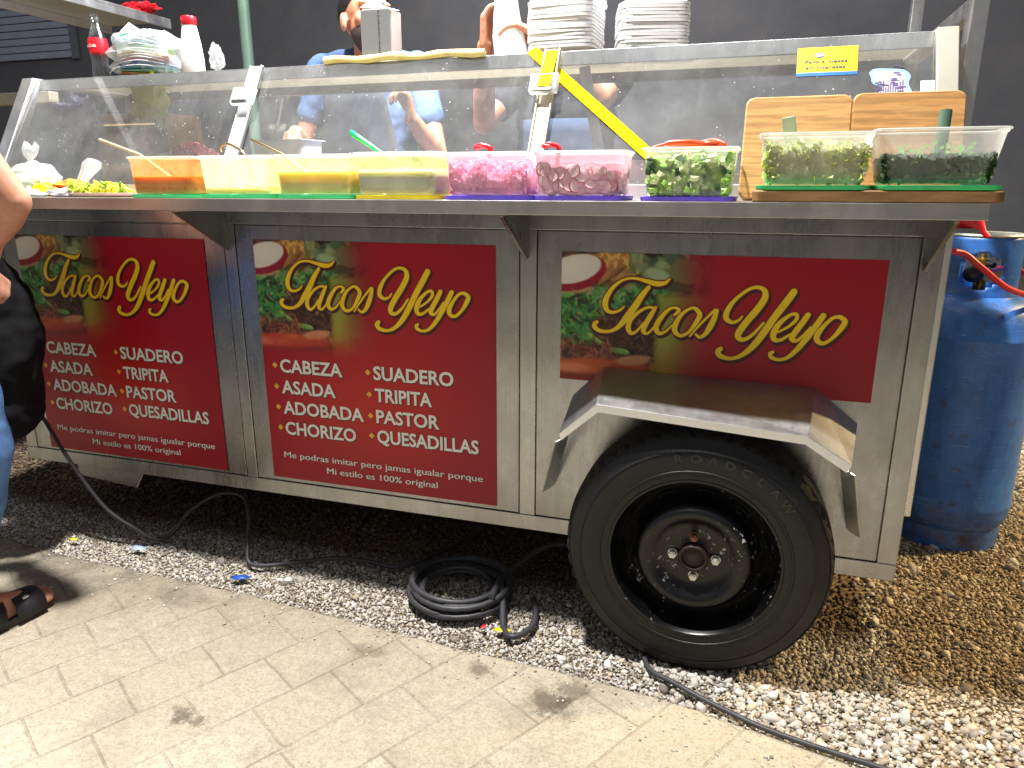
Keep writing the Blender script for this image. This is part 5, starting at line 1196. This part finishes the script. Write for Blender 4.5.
def apron(root,off,cx,cy,z0,z1,w0,w1,mat,yf=.118):
    b=MB(); nz,nx=16,16; vs=[];fs=[]
    for i in range(nz+1):
        z=z0+(z1-z0)*i/nz; u=i/nz; w=w0+(w1-w0)*max(0,(u-.45)/.55)**1.2
        for j in range(nx+1):
            a=(j/nx-.5)*2; x=a*w/2; dep=yf*math.sqrt(max(0,1-(x/.225)**2))+.026+(.012 if u<.45 else 0)
            y=cy(z)-dep+.005*noise.noise(Vector((x*14,z*9,1)))
            vs.append((cx+x-off.x,y-off.y,z-off.z))
    for i in range(nz):
        for j in range(nx): k=i*(nx+1)+j; fs.append((k,k+1,k+nx+2,k+nx+1))
    b.add(vs,fs,0,True); o=b.build('apron',mat,root); solidify(o,.002)
    return o
apron(w1_,off,-.18,lambda z:1.085-.03*max(0,(z-1.1)/.4),.62,1.49,.40,.26,grey)
for q in (-1,1): MB().tube([Vector(p)-off for p in crom([(-.18+q*.115,.955,1.45),(-.17+q*.11,.96,1.53),(-.165+q*.10,1.02,1.60),(-.16+q*.05,1.10,1.61)],6)],.0085,8).build('apron_strap',grey,w1_)
# hand held spatula / grill scraper
o=MB().box(-.035,.035,-.04,.04,0,.002).tube([(0,0,.002),(.01,.05,.02),(.02,.12,.05)],.006,8).build('scraper',simple('scraper_steel',(90,84,80),.4,.7)); o.location=(-.405,.735,1.315); o.rotation_euler=(R(50),0,R(10)); tag(o,'small dark steel scraper in the left hand of the worker','scraper')
# second worker, mostly hidden behind the plates
sk=dict(hip=(.62,1.16,.95),chest=(.62,1.14,1.36),neck=(.63,1.12,1.56),head=Vector((.655,1.06,1.745)),yaw=R(5),pitch=R(-16),
 arms=[((.435,1.10,1.50),(.395,.83,1.335),(.432,.745,1.575),((.05,-.02,1),(.9,.1,.1),1,.55)),
       ((.82,1.10,1.50),(.815,.82,1.40),(.640,.72,1.585),((-.85,-.1,.35),(-.2,-.1,-.95),-1,.45))],
 legs=[((.53,1.16,.92),(.52,1.14,.50),(.52,1.18,.09),(.51,1.0,.012)),((.72,1.16,.92),(.73,1.14,.50),(.73,1.18,.09),(.74,1.0,.012))])
w2_,off2,inv2=person('worker in dark clothes holding a white bag, mostly hidden behind the plates',(.62,1.16,-.012),sk,dict(skin=M['skin2'],shirt=black,trousers=bpy.data.materials['dark_trousers']))
apron(w2_,off2,.62,lambda z:1.15-.02*max(0,(z-1.1)/.4),.62,1.36,.40,.30,cloth('denim_apron',(58,72,96)))
o=thing('paper_bag','white plastic bag held open by the worker behind the plates','bag',(.530,.70,1.50))
b=MB(); rings=[]
for z,rx,ry,dx in ((.0,.050,.030,.01),(.03,.058,.034,.008),(.09,.052,.032,.0),(.16,.042,.030,-.006),(.215,.036,.030,-.010),(.235,.038,.031,-.012)):
    rings.append([(dx+rx*math.cos(a)*(1+.07*math.sin(5*a+z*30)),ry*math.sin(a)*(1+.1*math.cos(4*a+z*20)),z) for a in np.linspace(0,2*PI,28,endpoint=False)])
b.loft(rings,0,True,False); q=b.build('bag_film',M['foam'],o); 
# customer at the left edge, facing the cart
X0=.0
sk=dict(hip=(-.64+X0,-.60,.97),chest=(-.645+X0,-.61,1.36),neck=(-.64+X0,-.60,1.56),head=Vector((-.64+X0,-.56,1.72)),yaw=R(175),pitch=R(8),
 arms=[((-.445+X0,-.60,1.47),(-.292,-.465,1.088),(-.47,-.40,.985),((-.9,.3,-.1),(-.1,-.9,-.5),-1,.5)),
       ((-.84+X0,-.60,1.47),(-.80,-.50,1.15),(-.545,-.395,.935),((.95,-.05,-.45),(.1,-.6,-.8),-1,.7))],
 legs=[((-.50+X0,-.58,.93),(-.445,-.545,.50),(-.490,-.640,.095),(-.462,-.425,.028)),((-.73+X0,-.60,.93),(-.74,-.56,.50),(-.74,-.66,.095),(-.76,-.45,.028))],bigtoe=-1)
cu_,off3,inv3=person('customer in jeans and black sandals at the left edge, elbow bent',(-.64,-.60,0.0),sk,dict(skin=M['skin'],shirt=black,trousers=denim),pant_cut=.55)
bg_=MB(); bg_.capsule((0,0,-.20),(.0,0,.16),.115,.10); bg_.capsule((.02,.0,-.10),(.03,.02,.10),.12,.10); bg_.capsule((-.03,0,.2),(-.06,-.03,.34),.05,.03)
o=blob(bg_,'shoulder_bag',cloth('black_nylon',(20,20,24),700,.3),None,.008,6,.5,disp=(.05,.12)); o.location=(-.715,-.24,.69); 
bagobj=o; o=thing('shoulder_bag','soft black bag hanging at the left edge between the customer and the cart','bag',(-.765,-.24,.69)); bagobj.location=(0,0,0); bagobj.parent=o; bagobj.name='bag_body'; bagobj.data.name='bag_body'
for q in (0,.05): MB().tube([(-.06,-.03,.34),(-.07-q*.3,-.20,.60+q),(-.09-q,-.36,.885),(-.10-q,-.42,.84),(-.10-q,-.46,.70)],.012,8).build('strap',bpy.data.materials['black_nylon'],o)
def sandal(ankle,toe,side):
    a=Vector(ankle);t=Vector(toe); d=(t-a);d.z=0;d.normalize(); s=Vector((d.y,-d.x,0)); heel=a-d*.075; L=.272
    sm=bpy.data.materials.get('sandal_black') or simple('sandal_black',(30,30,34),.55,0,.2,60,.2,200)
    so=bpy.data.materials.get('sole_edge') or simple('sole_edge',(70,64,56),.8)
    root=bpy.data.objects.new('sandal',None); link(root,cu_); root.location=Vector((a.x,a.y,0))-off3; org=Vector((a.x,a.y,0))
    prof=[(0,.024),(.04,.034),(.10,.033),(.16,.040),(.21,.048),(.245,.042),(.266,.026),(.272,.010)]
    def ring(z,g):
        R_=[];L_=[]
        for u,w in prof:
            R_.append(heel+d*(u+g*(1 if u>.2 else -1 if u<.02 else 0))+s*(w+g)); L_.append(heel+d*(u+g*(1 if u>.2 else -1 if u<.02 else 0))-s*(w+g))
        return [Vector((p.x,p.y,z))-org for p in R_+L_[::-1]]
    MB().loft([ring(.001,0),ring(.003,.002),ring(.017,.003)],0,True,True,False).build('sole',so,root)
    MB().loft([ring(.0172,.003),ring(.022,.004),ring(.024,.001)],0,True,True,False).build('footbed',sm,root)
    for u0,u1,h,w in ((.085,.150,.080,.044),(.172,.248,.052,.052)):
        b=MB(); vs=[];fs=[]; n=14
        for e in (u0,u1):
            k=1-(e-u0)/(u1-u0)*.22
            for j in range(n+1):
                an=PI*j/n; p=heel+d*(e+ .010*math.sin(an)) + s*(math.cos(an)*(w+.004)); vs.append(Vector((p.x,p.y,.018+h*k*math.sin(an)**.8))-org)
        fs=[(j,j+1,n+1+j+1,n+1+j) for j in range(n)]
        b.add(vs,fs,0,True); q=b.build('strap',sm,root); solidify(q,.005,0)
        p=heel+d*((u0+u1)/2)+s*(w*.55); b=MB(); b.box(-.008,.008,-.008,.008,0,.003,0,Matrix.Translation(Vector((p.x,p.y,.018+h*.80))-org)); b.build('buckle',M['chrome'],q)
    b=MB()
sandal((-.490,-.640,0),(-.462,-.425,0),1); sandal((-.74,-.66,0),(-.76,-.45,0),-1)

# ================================================================== LIGHT, CAMERA
def lamp(name,typ,loc,energy,color,size=.3,target=None,**k):
    l=bpy.data.lights.new(name,typ); l.energy=energy; l.color=color
    if typ=='AREA': l.shape='DISK'; l.size=size
    else: l.shadow_soft_size=size
    o=bpy.data.objects.new(name,l); link(o); o.location=loc
    if target is not None: o.rotation_euler=(Vector(target)-Vector(loc)).to_track_quat('-Z','Y').to_euler()
    for a,b in k.items(): setattr(l,a,b)
    return o
lamp('awning_lamp','AREA',(.2,-.72,5.2),LAMP_W,(1,.965,.92),.24,(.3,-.35,0))
lamp('stall_lamp','AREA',(.45,.62,2.5),LAMP_S,(.97,.98,1),.5,(.45,.5,0))
lamp('wall_fill_light','AREA',(-1,5.0,6.0),WALL_FILL,(1,.97,.93),1.0,(-1,10,1.5))  # unseen fill light, added only to brighten the back wall
sl=lamp('street_lamp','SPOT',(6.6,2.3,4.4),LAMP_O,(1,.70,.32),.12,(3.0,1.6,0)); sl.data.spot_size=R(42); sl.data.spot_blend=.5
w=bpy.data.worlds.new('World'); S.world=w; w.use_nodes=True
bg=w.node_tree.nodes['Background']; bg.inputs[0].default_value=(*WCOL,1); bg.inputs[1].default_value=WSTR
cam=bpy.data.cameras.new('camera'); co=bpy.data.objects.new('camera',cam); link(co); S.camera=co
yaw,pit=R(17.66),R(15.24)
F_=Vector((-math.sin(yaw)*math.cos(pit),math.cos(yaw)*math.cos(pit),-math.sin(pit))); R__=Vector((math.cos(yaw),math.sin(yaw),0)); U_=R__.cross(F_)
co.matrix_world=Matrix(((R__.x,U_.x,-F_.x,1.3276),(R__.y,U_.y,-F_.y,-1.7688),(R__.z,U_.z,-F_.z,1.1245),(0,0,0,1)))
cam.sensor_width=36; cam.lens=730.9/1024*36; cam.clip_start=.02; cam.clip_end=300
S.view_settings.view_transform='Standard'; S.view_settings.look='None'; S.view_settings.exposure=0; S.view_settings.gamma=1
S.cycles.transparent_max_bounces=24; S.cycles.max_bounces=8
S.cycles.use_denoising=True
